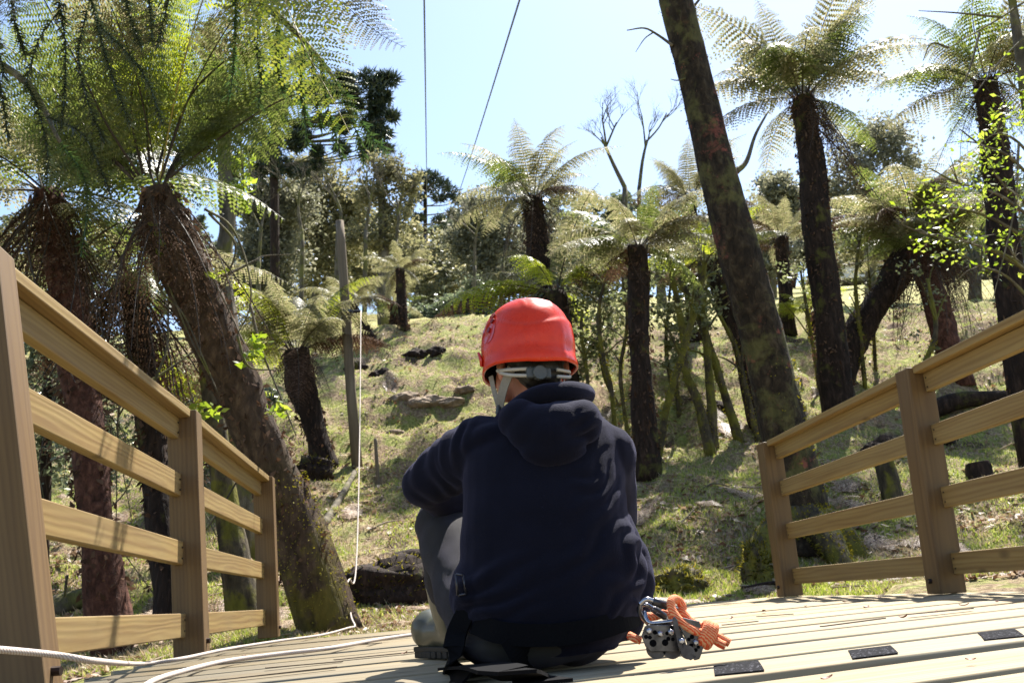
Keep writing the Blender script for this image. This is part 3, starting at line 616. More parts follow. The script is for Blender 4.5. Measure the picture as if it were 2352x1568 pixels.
tree('mossy_tree', 'slim mossy trunk behind the second railing bay', 7.9, [(562, 1455), (525, 1200), (500, 1000), (470, 750)], [.14, .1, .09, .08], [], 0, 8, 'leaf_dark', 'bark_moss', 3, limbs=False)
G = 'broadleaf trees across the field'
tree('broadleaf_tree', 'grey green tree at far left of the group behind the wooden pole', 30, [(620, 760), (630, 600), (640, 430)], [.16, .12, .06], [(620, 415, 55, 50), (665, 480, 65, 60), (595, 545, 55, 65), (650, 590, 60, 60), (570, 620, 60, 60), (600, 480, 50, 50)], 16575, 5.2, 'leaf_grey', 'bark_grey', 4, group=G)
tree('broadleaf_tree', 'olive tree standing right behind the top of the wooden pole', 33, [(715, 750), (730, 620), (745, 450)], [.16, .11, .05], [(725, 400, 65, 45), (765, 460, 60, 60), (700, 540, 65, 65), (785, 560, 55, 60), (740, 630, 60, 40), (820, 480, 50, 60), (690, 460, 50, 50)], 17850, 5.2, 'leaf_olive', 'bark_grey', 5, group=G)
tree('forked_tree', 'forked mossy tree with open crown beside the far umbrella pine', 24, [(882, 730), (880, 620), (880, 520), (872, 420), (845, 350)], [.2, .16, .12, .08, .03], [(880, 380, 45, 35), (925, 430, 35, 60), (850, 440, 40, 50), (905, 520, 40, 50), (835, 540, 45, 45)], 6630, 5.2, 'leaf_olive', 'bark_grey', 6, clump=.35, group=G)
tree('broadleaf_tree', 'low spreading olive tree behind the forked tree', 38, [(800, 740), (805, 640)], [.16, .1], [(820, 620, 60, 60), (590, 650, 60, 50), (680, 690, 80, 40), (880, 640, 60, 50), (940, 600, 50, 60), (760, 690, 60, 40)], 12750, 5.2, 'leaf_olive', 'bark_grey', 7, group=G)
tree('broadleaf_tree', 'rounded grey green tree left of the central tree fern', 42, [(1100, 740), (1105, 600)], [.2, .1], [(1110, 485, 60, 55), (1075, 560, 55, 60), (1150, 540, 55, 70), (1120, 640, 70, 50)], 11475, 5.2, 'leaf_grey', 'bark_grey', 8, group=G)
tree('shrub', 'low bluish shrub at the field edge behind the helmet', 26, [(1060, 750), (1060, 715)], [.06, .04], [(1040, 705, 45, 28), (1095, 690, 45, 45), (980, 725, 40, 22), (1140, 715, 40, 30)], 6630, 5.2, 'leaf_dark', 'bark_grey', 9, cat='shrub')
tree('broadleaf_tree', 'grey green tree right of the tallest fern crown, behind it', 24, [(2000, 720), (1995, 520), (1990, 380)], [.16, .11, .05], [(2010, 310, 70, 50), (1960, 390, 70, 55), (2060, 350, 60, 60), (1920, 440, 50, 45), (2030, 460, 70, 50)], 10837, 5.2, 'leaf_grey', 'bark_grey', 10, group=G)
tree('broadleaf_tree', 'grey green tree filling the gap right of the leaning trunk', 38, [(1775, 720), (1775, 500)], [.2, .1], [(1775, 440, 50, 40), (1745, 520, 40, 60), (1815, 480, 40, 50), (1770, 600, 60, 45)], 8925, 5.2, 'leaf_grey', 'bark_grey', 11, group=G)
tree('broadleaf_tree', 'dark tree behind the silvery fern crown right of the person', 36, [(1520, 740), (1510, 560)], [.2, .1], [(1420, 560, 60, 60), (1520, 520, 60, 60), (1580, 600, 60, 60), (1380, 640, 60, 50)], 10200, 5.2, 'leaf_olive', 'bark_grey', 12, group=G)
tree('broadleaf_tree', 'dark tree at the far right behind the lime sapling', 22, [(2240, 760), (2245, 560)], [.16, .1], [(2200, 480, 80, 60), (2290, 430, 70, 80), (2330, 560, 70, 60), (2170, 600, 70, 40)], 10837, 5.2, 'leaf_dark', 'bark_grey', 13, group=G)
tree('glossy_shrub', 'glossy leaved shrub just right of the red helmet', 14.2, [(1400, 980), (1385, 850), (1370, 720)], [.035, .03, .015], [(1365, 640, 50, 55), (1350, 740, 50, 60), (1410, 700, 45, 70), (1385, 820, 45, 50), (1330, 840, 30, 40)], 2800, 6, 'leaf_gloss', 'bark_moss', 14, cat='shrub', group='glossy shrubs')
tree('glossy_shrub', 'glossy leaved shrub behind the straight dark fern trunk', 14.6, [(1525, 930), (1530, 800), (1540, 650)], [.035, .03, .015], [(1540, 620, 50, 55), (1525, 720, 40, 60), (1580, 700, 40, 60), (1545, 820, 35, 40)], 2300, 6, 'leaf_gloss', 'bark_moss', 15, cat='shrub', group='glossy shrubs')
tree('thicket', 'dark thicket of leafy shrubs behind the first bay of the left railing', 9.6, [(120, 1400), (110, 900), (100, 650)], [.06, .05, .03], [(40, 640, 110, 110), (170, 700, 90, 110), (60, 860, 110, 110), (200, 900, 80, 110), (290, 820, 70, 90), (90, 1040, 120, 90), (250, 1060, 90, 80), (350, 980, 60, 80)], 9000, 8, 'leaf_dark', 'bark_fern', 21, cat='thicket')
tree('thicket', 'brown green thicket behind the end of the left railing', 11.5, [(520, 1150), (500, 900)], [.05, .03], [(470, 960, 60, 70), (540, 1010, 60, 60), (590, 930, 50, 50), (430, 1080, 60, 60)], 3200, 8, 'leaf_dark', 'bark_fern', 22, cat='thicket')
tree('broadleaf_tree', 'grey olive tree between the far pine and the forked tree', 48, [(960, 740), (955, 600)], [.2, .1], [(930, 560, 40, 60), (965, 620, 45, 60), (1010, 600, 40, 60), (1045, 640, 40, 50), (1000, 690, 60, 30)], 10200, 5.2, 'leaf_olive', 'bark_grey', 23, group=G)
tree('broadleaf_tree', 'pale grey tree behind the central fern trunks', 46, [(1290, 740), (1295, 600)], [.2, .1], [(1250, 560, 50, 70), (1320, 560, 50, 60), (1290, 650, 60, 60), (1200, 640, 50, 60)], 9562, 5.2, 'leaf_grey', 'bark_grey', 24, group=G)
tree('broadleaf_tree', 'pale olive tree across the field right of the tallest fern trunk', 44, [(2050, 720), (2050, 600)], [.2, .1], [(1960, 560, 60, 50), (2060, 540, 60, 50), (2150, 580, 60, 50), (2250, 620, 60, 40)], 10200, 5.2, 'leaf_olive', 'bark_grey', 25, group=G)
tree('broadleaf_tree', 'pale grey tree across the field between leaning trunk and tallest fern', 46, [(1690, 740), (1690, 600)], [.2, .1], [(1620, 560, 50, 60), (1690, 600, 50, 60), (1840, 570, 50, 50), (1900, 610, 40, 40)], 9562, 5.2, 'leaf_grey', 'bark_grey', 26, group=G)
# slim mossy stems right of the dark fern
for k, (lab, D, pts, r_) in enumerate([
    ('slim mossy stem bending left, leftmost of the clump by the leaning trunk', 12.6, [(1628, 1003), (1605, 930), (1575, 850), (1568, 760), (1545, 640), (1530, 560)], [.075, .06, .05, .045, .035, .02]),
    ('slim upright mossy stem in the middle of the clump by the leaning trunk', 12.8, [(1636, 1000), (1632, 900), (1622, 780), (1612, 660), (1605, 560)], [.07, .06, .05, .045, .03]),
    ('slim slanting stem, rightmost of the clump by the leaning trunk', 12.9, [(1695, 985), (1660, 890), (1625, 780), (1590, 700), (1560, 640)], [.07, .055, .05, .04, .03]),
    ('thin brown pole-like stem slanting right from the dark fern foot', 12.0, [(1503, 1055), (1530, 940), (1565, 820), (1605, 680), (1620, 600)], [.05, .045, .045, .04, .03]),
    ('thin leaning sapling stem directly behind the hood', 13.5, [(1345, 1010), (1350, 880), (1335, 760), (1345, 640)], [.03, .028, .025, .015]),
    ('thin sapling stem in front of the glossy shrub', 13.2, [(1440, 960), (1425, 860), (1440, 740), (1425, 600)], [.03, .028, .022, .015]),
    ('thin forked sapling between dark fern and mossy clump', 13.8, [(1560, 960), (1555, 860), (1580, 760), (1570, 620)], [.035, .03, .025, .02]),
    ('thin mossy sapling against the left side of the big leaning trunk', 13.0, [(1740, 1000), (1715, 900), (1690, 800), (1640, 700), (1610, 640)], [.04, .035, .03, .025, .02]),
    ('thin sapling between the leaning trunk and the tallest fern trunk', 14.6, [(1880, 880), (1865, 780), (1850, 690), (1835, 600)], [.03, .028, .025, .015]),
    ('thin upright sapling right of the tallest fern trunk', 14.4, [(1985, 880), (1975, 760), (1965, 650), (1975, 540)], [.035, .03, .028, .02]),
    ('thin sapling in front of the white shed', 15.2, [(2010, 850), (2005, 740), (1995, 620)], [.03, .028, .02]),
    ('dark sapling behind the second post of the right railing', 12.6, [(2140, 960), (2120, 860), (2150, 760), (2130, 640)], [.04, .035, .03, .02]),
    ('very thin crooked stem nearest the shoulder of the person', 12.4, [(1412, 1010), (1405, 900), (1385, 820), (1375, 720), (1390, 640)], [.04, .03, .03, .025, .02])]):
    root = thing('slim_tree', lab, 'tree', gpt(pts[0][0], pts[0][1], D)); Q = [gpt(pts[0][0], pts[0][1], D, -.05)] + [at(x, y, D) for x, y in pts[1:]]
    o, P, R = trunk('trunk', Q, r_, M['bark_moss'], root, n=9, seed=k + 60, sub=6); fuzz('moss', P, R, 350, .03, M['moss'], root, .0, .6, 70 + k)
    rr = random.Random(k)
    for _ in range(6):
        i = rr.randrange(len(P) // 3, len(P)); e = P[i] + Vector((rr.uniform(-.5, .5), rr.uniform(-.3, .3), rr.uniform(.1, .6))); Q2 = catmull([P[i], P[i].lerp(e, .5) + Vector((0, 0, .05)), e], 4); mb = MB(); mb.tube(Q2, list(np.linspace(R[i] * .5, .005, len(Q2))), 5); mb.build('branch', M['bark_moss'], root)
    leafcloud('leaves', [(P[-1], (.4, .3, .4)), (P[len(P) * 2 // 3], (.35, .3, .3))], 180, .03, M['leaf_gloss'], root, k)
# bare crowns on the skyline
def bare(label, D, base, top, r0, seed):
    rr = random.Random(seed); root = thing('bare_tree', label, 'tree', gpt(base[0], base[1], D), 'bare trees on the skyline'); mb = MB(); k = D / FPX
    def grow(p, d, L, r_, lev):
        q = p + d * L * .5 + Vector((rr.uniform(-.1, .1), 0, rr.uniform(-.05, .1))) * L; e = q + (d + Vector((rr.uniform(-.3, .3), rr.uniform(-.2, .2), rr.uniform(-.1, .3)))).normalized() * L * .5
        Q = catmull([p, q, e], 3); mb.tube(Q, list(np.linspace(r_, r_ * .6, len(Q))), 5 if lev < 3 else 3, cap=False)
        if lev < 5:
            for _ in range(3 if lev > 0 else 3):
                dd = (d + Vector((rr.uniform(-.9, .9), rr.uniform(-.6, .6), rr.uniform(-.2, .6)))).normalized(); s_ = q.lerp(e, rr.random()); grow(s_, dd, L * rr.uniform(.5, .75), r_ * .5, lev + 1)
    b = gpt(base[0], base[1], D, -.1); m_ = at(*base[2:], D); t = at(*top, D); mb.tube(catmull([b, b.lerp(m_, .5), m_], 4), list(np.linspace(r0 * 1.5, r0, 9)), 7)
    grow(m_, (t - m_).normalized(), (t - m_).length * .62, r0, 0); mb.build('trunk', M['bark_grey'], root, smooth=True)
bare('bare twisted tree on the skyline, left of the two', 40, (1440, 740, 1435, 430), (1375, 280), .11, 3)
bare('bare upright tree on the skyline, right of the two', 40, (1470, 740, 1468, 430), (1485, 260), .09, 5)
for k_, (x_, d_, ty) in enumerate(((590, 22, 400), (690, 23, 350), (770, 22, 345), (835, 22.5, 340), (905, 23, 360), (1085, 24, 420), (1150, 24, 410))):
    bare(['spindly bare tree at the far left of the wood behind the pole', 'spindly bare tree in the wood left of the pole top', 'spindly bare tree in the wood straight above the pole', 'spindly bare tree beside the forked tree, on its left', 'spindly bare tree beside the forked tree, on its right', 'spindly bare tree right of the far umbrella pine', 'spindly bare tree close left of the central fern crown'][k_], d_, (x_, 740, x_ + 5, ty + 190), (x_ - 8 + 5 * k_, ty + 40), .045, 20 + k_)
# araucarias
def araucaria(label, D, trunkpx, r0, clumps, ln, n, seed):
    k = D / FPX; b = gpt(trunkpx[0][0], trunkpx[0][1], D, -.1); root = thing('umbrella_pine', label, 'pine tree', b)
    Q = [b] + [at(x, y, D) for x, y in trunkpx[1:]]; o, P, R = trunk('trunk', Q, [r0, r0 * .8, r0 * .5][:max(2, len(Q))], M['bark_fern'], root, n=9, seed=seed)
    rr = random.Random(seed); C = []; S = []; mb = MB()
    for (x, y, rx, ry) in clumps:
        c = at(x, y, D + rr.uniform(-1, 1) * 25 * k); C.append(c); S.append((rx * k, rx * k, ry * k))
        p = min(P, key=lambda q: abs(q.z - (c.z - 14 * k))); Qb = catmull([p, p.lerp(c, .6) - Vector((0, 0, 8 * k)), c], 5); mb.tube(Qb, list(np.linspace(r0 * .25, r0 * .1, len(Qb))), 5)
    mb.build('branch', M['bark_grey'], root, smooth=True); tufts('crown', C, S, n, ln * k, M['needle'], root, seed); return root
rr = random.Random(8)
cl = [(rr.uniform(560, 900), 0, 0, 0) for _ in range(75)]; cl = [(x, rr.uniform(90, 400) if x < 760 else rr.uniform(165, 360), rr.uniform(12, 24), rr.uniform(9, 18)) for x, *_ in cl]
cl += [(860, 205, 34, 26), (875, 255, 28, 24), (845, 180, 26, 22), (800, 215, 30, 22), (870, 300, 22, 24), (640, 330, 40, 30), (690, 300, 40, 30)]
araucaria('dark umbrella pine rising behind the big left fern', 28, [(632, 760), (630, 330), (640, 60)], .15, cl, 15, 330, 3)
araucaria('far umbrella pine under the straight zip line cable', 70, [(978, 740), (977, 560), (976, 410)], .22, [(930, 428, 17, 12), (955, 412, 16, 12), (978, 404, 20, 12), (1000, 408, 16, 12), (1018, 424, 18, 14), (945, 440, 18, 12), (1035, 440, 18, 14), (1052, 458, 18, 12), (990, 430, 22, 12), (960, 455, 18, 9), (1010, 455, 20, 9), (940, 475, 12, 8), (1040, 490, 16, 9), (1075, 470, 14, 12), (960, 500, 16, 7), (1010, 505, 18, 8), (1030, 525, 16, 7)], 11, 260, 4)
araucaria('dark umbrella pine far right of the field above the leaning fern', 60, [(1830, 740), (1835, 560), (1838, 480)], .2, [(1815, 455, 22, 14), (1850, 445, 24, 14), (1880, 470, 22, 14), (1835, 490, 20, 10), (1750, 420, 16, 12), (1760, 455, 18, 10)], 11, 260, 5)
# near araucaria: trunk outside the view on the left, branch over the deck, drooping spiky twigs
nb = gpt(-330, 1400, 5.4); na = thing('araucaria_tree', 'near araucaria whose dark spiky twigs droop into the top left corner', 'pine tree', nb)
trunk('trunk', [nb, at(-320, 800, 5.4), at(-300, 100, 5.4), at(-290, -500, 5.4)], [.22, .2, .18, .15], M['bark_grey'], na, seed=3)
br = [at(-300, -100, 5.4), at(-60, -110, 5.2), at(180, -70, 5.0), at(420, -60, 4.9), at(600, 10, 4.8), at(720, 120, 4.7), at(790, 215, 4.6)]
mb = MB(); mb.tube(catmull(br, 8), list(np.linspace(.05, .008, 49)), 7); mb.tube(catmull([at(-290, 80, 5.4), at(-80, 120, 5.2), at(60, 190, 5.1), at(140, 330, 5.0)], 8), list(np.linspace(.04, .01, 25)), 7); mb.build('branch', M['bark_grey'], na, smooth=True)
TW = [[(110, -90), (145, 60), (150, 180), (140, 300)], [(190, -70), (225, 60), (255, 170), (300, 290)], [(275, -65), (300, 40), (325, 110)], [(110, 270), (180, 300), (215, 350), (255, 450)], [(140, 330), (190, 400), (200, 480), (185, 590)],
      [(60, 190), (90, 260), (110, 360), (105, 430)], [(230, 60), (290, 120), (340, 190), (375, 290)], [(20, -100), (30, 30), (60, 130)], [(540, -20), (540, 90), (535, 170), (525, 235)], [(600, 10), (590, 110), (600, 190), (592, 250)], [(640, 40), (635, 140), (650, 215)],
      [(700, 90), (690, 190), (700, 270), (705, 345)], [(740, 140), (750, 230), (770, 310), (790, 372)], [(770, 180), (800, 260), (825, 320), (838, 378)], [(790, 215), (830, 280), (860, 325), (890, 345)], [(715, 120), (725, 220), (738, 300)], [(400, -60), (380, 30), (360, 110)], [(330, -65), (345, 30), (350, 100)],
      [(-40, 110), (0, 200), (20, 320)], [(0, -110), (-10, 60), (10, 180)], [(150, 10), (90, 90), (60, 190)], [(200, 20), (180, 130), (200, 230), (240, 330)]]
for k, t in enumerate(TW):
    d = 5.0 - .0006 * max(0, t[0][0]); pp = [at(x, y, d - .04 * i) for i, (x, y) in enumerate(t)]
    spikes('twig', [pp], M['needle_g'] if k in (8, 9, 10, 11, 12, 13, 14, 15, 4) else M['needle'], na, .062, .017, .003, k, 4)
# lime sapling over the right railing
sb = gpt(2440, 1250, 7.4); ls = thing('lime_sapling', 'young tree with bright lime leaves reaching in at the right edge', 'tree', sb)
trunk('trunk', [sb, at(2420, 900, 7.2), at(2390, 500, 7.0), at(2340, 100, 6.9), at(2300, -150, 6.8)], [.07, .06, .045, .035, .02], M['bark_grey'], ls, seed=8)
mb = MB(); bl = []; rr = random.Random(4)
for (x, y, rx, ry) in ((2250, 330, 80, 60), (2330, 200, 60, 90), (2150, 470, 60, 40), (2230, 560, 90, 35), (2310, 430, 60, 70), (2135, 540, 45, 35), (2200, 420, 60, 40), (2290, 300, 60, 60), (2250, 610, 40, 25), (2330, 590, 40, 50)):
    c = at(x, y, 6.6 + rr.uniform(-.4, .3)); k = 6.6 / FPX; bl.append((c, (rx * k, .3, ry * k))); p = at(2395 + rr.uniform(-10, 10), y + 100, 7.0)
    mb.tube(catmull([p, p.lerp(c, .5) + Vector((0, 0, .08)), c, c + (c - p) * .3], 5), list(np.linspace(.014, .004, 16)), 5)
    for _ in range(6):
        e = c + Vector((rr.uniform(-1, 1) * rx * k, rr.uniform(-.25, .25), rr.uniform(-1, 1) * ry * k)); mb.tube([c, c.lerp(e, .5) + Vector((0, 0, .02)), e], [.004, .003, .002], 4)
for pts in (((2352, 5), (2300, 40), (2240, 75), (2180, 110)), ((2300, 40), (2200, 30), (2110, 25)), ((2340, 330), (2330, 480), (2280, 690)), ((2250, 75), (2230, 150), (2200, 230)), ((2380, 60), (2290, 150), (2210, 260)), ((2180, 110), (2140, 100), (2120, 140))):
    Q = catmull([at(x, y, 6.6) for x, y in pts], 5); mb.tube(Q, list(np.linspace(.010, .003, len(Q))), 5)
mb.build('branch', M['bark_grey'], ls); leafcloud('leaves', bl, 900, .019, M['leaf_lime'], ls, 4, .45, 6, .5, 0)
rt = random.Random(31); tb_ = gpt(150, 1300, 8.6); tg = thing('twig_tangle', 'tangle of thin pale bare twigs behind the left railing', 'twigs', tb_); mb = MB()
for _ in range(46):
    x0, y0 = rt.uniform(-60, 520), rt.uniform(560, 1420); a_ = rt.uniform(-2.6, -.5) if rt.random() < .6 else rt.uniform(0, 6.28); L_ = rt.uniform(90, 330); d_ = rt.uniform(7.0, 9.2)
    pts = [at(x0 + math.cos(a_) * L_ * t + rt.uniform(-18, 18), y0 + math.sin(a_) * L_ * t + 40 * t * t + rt.uniform(-15, 15), d_ + .3 * t) for t in (0, .33, .66, 1)]
    Q = catmull(pts, 5); mb.tube(Q, list(np.linspace(rt.uniform(.006, .014), .003, len(Q))), 5)
tag(mb.build('twigs', M['bark_grey'], tg, smooth=True), kind='stuff')
# far wood behind the field, one mass
r = np.random.default_rng(7); bl = []
for px in range(-350, 2750, 38):
    h = 490 - 26 * math.sin(px * .011) - 34 * noise.noise(Vector((px * .01, 0, 4))) + r.uniform(-25, 25) - (px - 1176) * .03
    D = 95 + r.uniform(-12, 12); k = D / FPX
    for q in range(3): bl.append((at(px + r.uniform(-15, 15), h + 25 + q * 55, D), (30 * k, 30 * k, 34 * k)))
fw = leafcloud('far_wood', bl, 75000, 8 * 95 / FPX, M['leaf_dark'], None, 8, .28, 30); tag(fw, 'distant wood closing off the field', 'wood', kind='stuff')
# ------------------------------------------------------------------ person
def ellipsoid(bm, c, r, rot=None, seg=20):
    Mx = Matrix.Translation(c) @ (rot.to_4x4() if rot is not None else Matrix.Identity(4)) @ Matrix.Diagonal((*r, 1)); bmesh.ops.create_uvsphere(bm, u_segments=seg, v_segments=seg // 2 + 2, radius=1, matrix=Mx)
def capsule(bm, pts, rads, n=16, sub=6):
    P = catmull(pts, sub) if len(pts) > 2 else [Vector(pts[0]).lerp(Vector(pts[1]), i / 6) for i in range(7)]
    R = [float(np.interp(i / (len(P) - 1) * (len(rads) - 1), range(len(rads)), rads)) for i in range(len(P))]
    mb = MB(); mb.tube(P, R, n); me = mb.mesh('t'); bm.from_mesh(me); bpy.data.meshes.remove(me)
    for q, r_ in ((P[0], R[0]), (P[-1], R[-1])): ellipsoid(bm, q, (r_, r_, r_), seg=12)
def remesh(bm, name, vox, smooth, mat, parent, disp=None):
    me = bpy.data.meshes.new('t'); bm.to_mesh(me); bm.free(); o = bpy.data.objects.new('t', me); COL.objects.link(o)
    md = o.modifiers.new('r', 'REMESH'); md.mode = 'VOXEL'; md.voxel_size = vox
    sm = o.modifiers.new('s', 'SMOOTH'); sm.factor = .5; sm.iterations = smooth
    dg = bpy.context.evaluated_depsgraph_get(); dg.update(); m2 = bpy.data.meshes.new_from_object(o.evaluated_get(dg)); m2.name = name
    bpy.data.objects.remove(o); bpy.data.meshes.remove(me)
    if disp:
        N = len(m2.vertices); co = np.empty(N * 3, np.float32); no = np.empty(N * 3, np.float32); m2.vertices.foreach_get('co', co); m2.vertices.foreach_get('normal', no)
        co = co.reshape(-1, 3); no = no.reshape(-1, 3); co += no * disp(co, no)[:, None]; m2.vertices.foreach_set('co', co.ravel()); m2.update()
    m2.materials.clear(); return link(name, m2, mat, parent, True)
def loft(bm, secs, n=28, p=2.4):
    """secs: (x0px, x1px, ypx, D, depth radius)"""
    V = []
    for (x0, x1, y, D, dr) in secs:
        a = at(x0, y, D); b = at(x1, y, D); c = (a + b) / 2; rx = (b - a).length / 2
        for j in range(n):
            t = 2 * math.pi * j / n; cx, sx = math.cos(t), math.sin(t)
            V.append(bm.verts.new(c + Vector((math.copysign(abs(cx) ** (2 / p), cx) * rx, math.copysign(abs(sx) ** (2 / p), sx) * dr, 0))))
    for i in range(len(secs) - 1):
        for j in range(n): bm.faces.new((V[i * n + j], V[i * n + (j + 1) % n], V[(i + 1) * n + (j + 1) % n], V[(i + 1) * n + j]))
    bm.faces.new(V[:n][::-1]); bm.faces.new(V[-n:])
def clothmat(name, c, c2, scale=420, rough=.95, sheen=.35):
    m, n = newmat(name); t = tex(n, 9, 4, .6); w_ = tex(n, scale, 3, .6); col = ramp(n, t, [(.35, c), (.7, c2)]); col = mixc(n, ramp(n, tex(n, 170, 2, .6), [(.72, (0, 0, 0)), (.76, (1, 1, 1))]), col, [x * 3 for x in c2])
    p, o = bsdf(n, col, rough, .1, 0, w_, .6, .003, {'Sheen Weight': sheen, 'Sheen Roughness': .45, 'Sheen Tint': (.45, .45, .8, 1)}); return m
M['navy'] = clothmat('navy_fleece', (.0035, .0037, .0078), (.0048, .005, .0105), sheen=.12)
M['trouser'] = clothmat('grey_trouser', (.021, .020, .0165), (.03, .028, .023), 700, .85, .1)
M['skin'] = plain('skin', (.42, .17, .11), .5, .4, 0, .12, 30, .2, .001, {'Subsurface Weight': .25, 'Subsurface Radius': (.02, .006, .003), 'Subsurface Scale': .5})
M['hair'] = plain('hair_dark', (.012, .009, .008), .5, .4, 0, .4, 60, .6, .002)
M['rubber'] = plain('boot_olive', (.055, .058, .042), .33, .5, 0, .12, 12)
M['sole'] = plain('boot_sole', (.02, .019, .016), .7, .3)
M['web'] = plain('webbing_black', (.0028, .0028, .0036), .9, .08, 0, .3, 300, .5, .001)
M['steel'] = plain('steel', (.30, .30, .33), .25, .5, 1, .3, 60)
M['steel_d'] = plain('steel_dark', (.055, .053, .058), .35, .5, .8, .35, 60)
PB = at(1250, 1523, 2.02); PB.z = 0
person = thing('person', 'person in navy hoodie and grey trousers sitting on the deck, seen from behind', 'person', Vector((PB.x, 2.14, 0)))
FW = Vector((0, 1, 0))
# body: head, neck, hands (one mesh), mostly hidden by clothes
HD = at(1216, 800, 2.25)
hyaw = rad(16); RH = Matrix.Rotation(hyaw, 3, 'Z') @ Matrix.Rotation(rad(-6), 3, 'X') @ Matrix.Rotation(rad(-1), 3, 'Y')
def hl(x, y, z): return HD + RH @ Vector((x, y, z))
bm = bmesh.new(); ellipsoid(bm, hl(0, -.005, .01), (.073, .092, .088), RH); ellipsoid(bm, hl(0, .045, -.06), (.058, .06, .075), RH); ellipsoid(bm, hl(0, .075, -.112), (.03, .03, .028), RH)
capsule(bm, [hl(0, -.01, -.05), at(1245, 930, 2.26), at(1250, 990, 2.25)], [.056, .055, .07]); ellipsoid(bm, hl(0, .105, -.04), (.014, .022, .022), RH)
ellipsoid(bm, hl(0, .095, -.078), (.026, .016, .008), RH); ellipsoid(bm, hl(0, .09, -.088), (.022, .014, .008), RH)
for s_ in (-1, 1):
    ellipsoid(bm, hl(s_ * .076, -.008, -.050), (.010, .02, .032), RH); ellipsoid(bm, hl(s_ * .052, .055, -.062), (.02, .04, .05), RH); ellipsoid(bm, hl(s_ * .03, .088, -.022), (.012, .008, .008), RH)
capsule(bm, [at(1240, 1000, 2.25), at(1250, 1080, 2.22)], [.09, .11])
hands = [(at(1075, 1190, 2.66), 1), (at(1200, 1185, 2.68), -1)]
for c, sg in hands:
    ellipsoid(bm, c, (.042, .035, .018)); capsule(bm, [c - Vector((sg * .05, .03, 0)), c], [.028, .03])
    for k in range(4):
        b0 = c + Vector((sg * .03, .03 - .018 * k, .002)); ln = (.034, .038, .036, .029)[k]
        capsule(bm, [b0, b0 + Vector((sg * ln, .004, .006)), b0 + Vector((sg * ln * 1.7, .006, -.012)), b0 + Vector((sg * ln * 1.9, .004, -.032))], [.0095, .009, .0085, .007], 8, 3)
    b0 = c + Vector((-sg * .012, .03, -.004)); capsule(bm, [b0, b0 + Vector((sg * .012, .03, -.006)), b0 + Vector((sg * .03, .042, -.018))], [.012, .0105, .009], 8, 3)
remesh(bm, 'body', .006, 3, M['skin'], person)
# hoodie
bm = bmesh.new()
loft(bm, [(1105, 1420, 1500, 2.145, .125), (1078, 1452, 1455, 2.145, .145), (1062, 1472, 1400, 2.145, .155), (1050, 1478, 1320, 2.15, .148), (1058, 1462, 1250, 2.155, .14), (1062, 1440, 1180, 2.165, .135), (1062, 1432, 1100, 2.185, .125), (1066, 1428, 1040, 2.20, .115), (1090, 1412, 995, 2.21, .10), (1140, 1375, 955, 2.225, .085), (1180, 1335, 920, 2.235, .07)])
ls_, le_, lw_ = at(1112, 1032, 2.21), at(975, 1112, 2.36), at(1070, 1172, 2.62)
capsule(bm, [ls_, ls_.lerp(le_, .5) + Vector((-.003, 0, .008)), le_], [.074, .064, .056]); capsule(bm, [le_, le_.lerp(lw_, .5), lw_], [.056, .055, .042])
rs_, re_, rw_ = at(1392, 1045, 2.20), at(1408, 1190, 2.42), at(1230, 1180, 2.66)
capsule(bm, [rs_, rs_.lerp(re_, .5), re_], [.068, .062, .055]); capsule(bm, [re_, rw_], [.055, .042])
capsule(bm, [at(1425, 1200, 2.2), at(1448, 1290, 2.19), at(1452, 1360, 2.17), at(1430, 1420, 2.15)], [.03, .042, .045, .05])
ellipsoid(bm, at(1130, 1010, 2.18), (.06, .06, .035)); ellipsoid(bm, at(1085, 1360, 2.14), (.05, .1, .07))
rn = np.random.default_rng(2)
def fold(P, A, B, wv, amp, width, ph=0):
    """ridges lying across segment AB, fading away from it"""
    A = np.array(tuple(A)); B = np.array(tuple(B)); d = (B - A) / np.linalg.norm(B - A); q = P - A; t = q @ d; L = np.linalg.norm(B - A)
    rad_ = np.linalg.norm(q - t[:, None] * d, axis=1); m = np.exp(-(rad_ / width) ** 2) * np.clip(np.minimum(t, L - t) / (.25 * L) + .2, 0, 1)
    sk = np.array([noise.noise(Vector(p) * 11) for p in P]) * 3.2
    return amp * m * np.abs(np.sin(t / wv * math.pi + sk + ph)) ** 1.5
def hoodie_disp(P, N):
    d = np.array([noise.noise(Vector((p[0] * 7, p[1] * 7, p[2] * 9))) * .006 + noise.noise(Vector((p[0] * 18, p[1] * 18, p[2] * 20))) * .0025 for p in P])
    d += fold(P, ls_, le_, .05, .009, .08) + fold(P, at(1095, 990, 2.15), at(1010, 1060, 2.25), .045, .009, .05, 1)
    d += fold(P, at(1440, 1380, 2.1), at(1300, 1180, 2.03), .05, .010, .10) + fold(P, at(1100, 1300, 2.05), at(1160, 1460, 2.02), .04, .012, .09) + fold(P, at(1330, 1060, 2.06), at(1420, 1170, 2.08), .04, .007, .06, 2)
    d += fold(P, at(1480, 1420, 2.1), at(1440, 1200, 2.1), .055, .012, .07, .5)
    z = P[:, 2]; d += np.where((z < .085) & (z > .03), -.004, 0)
    return d
hood_o = remesh(bm, 'hoodie', .006, 5, M['navy'], person, hoodie_disp)
bm = bmesh.new()
for c, r_ in (((1262, 985, 2.095), (.092, .052, .058)), ((1270, 1030, 2.085), (.07, .045, .042)), ((1200, 965, 2.12), (.055, .05, .045)), ((1335, 970, 2.11), (.045, .055, .05)), ((1285, 945, 2.12), (.075, .045, .025)), ((1262, 1000, 2.078), (.05, .045, .05))): ellipsoid(bm, at(*c), r_)
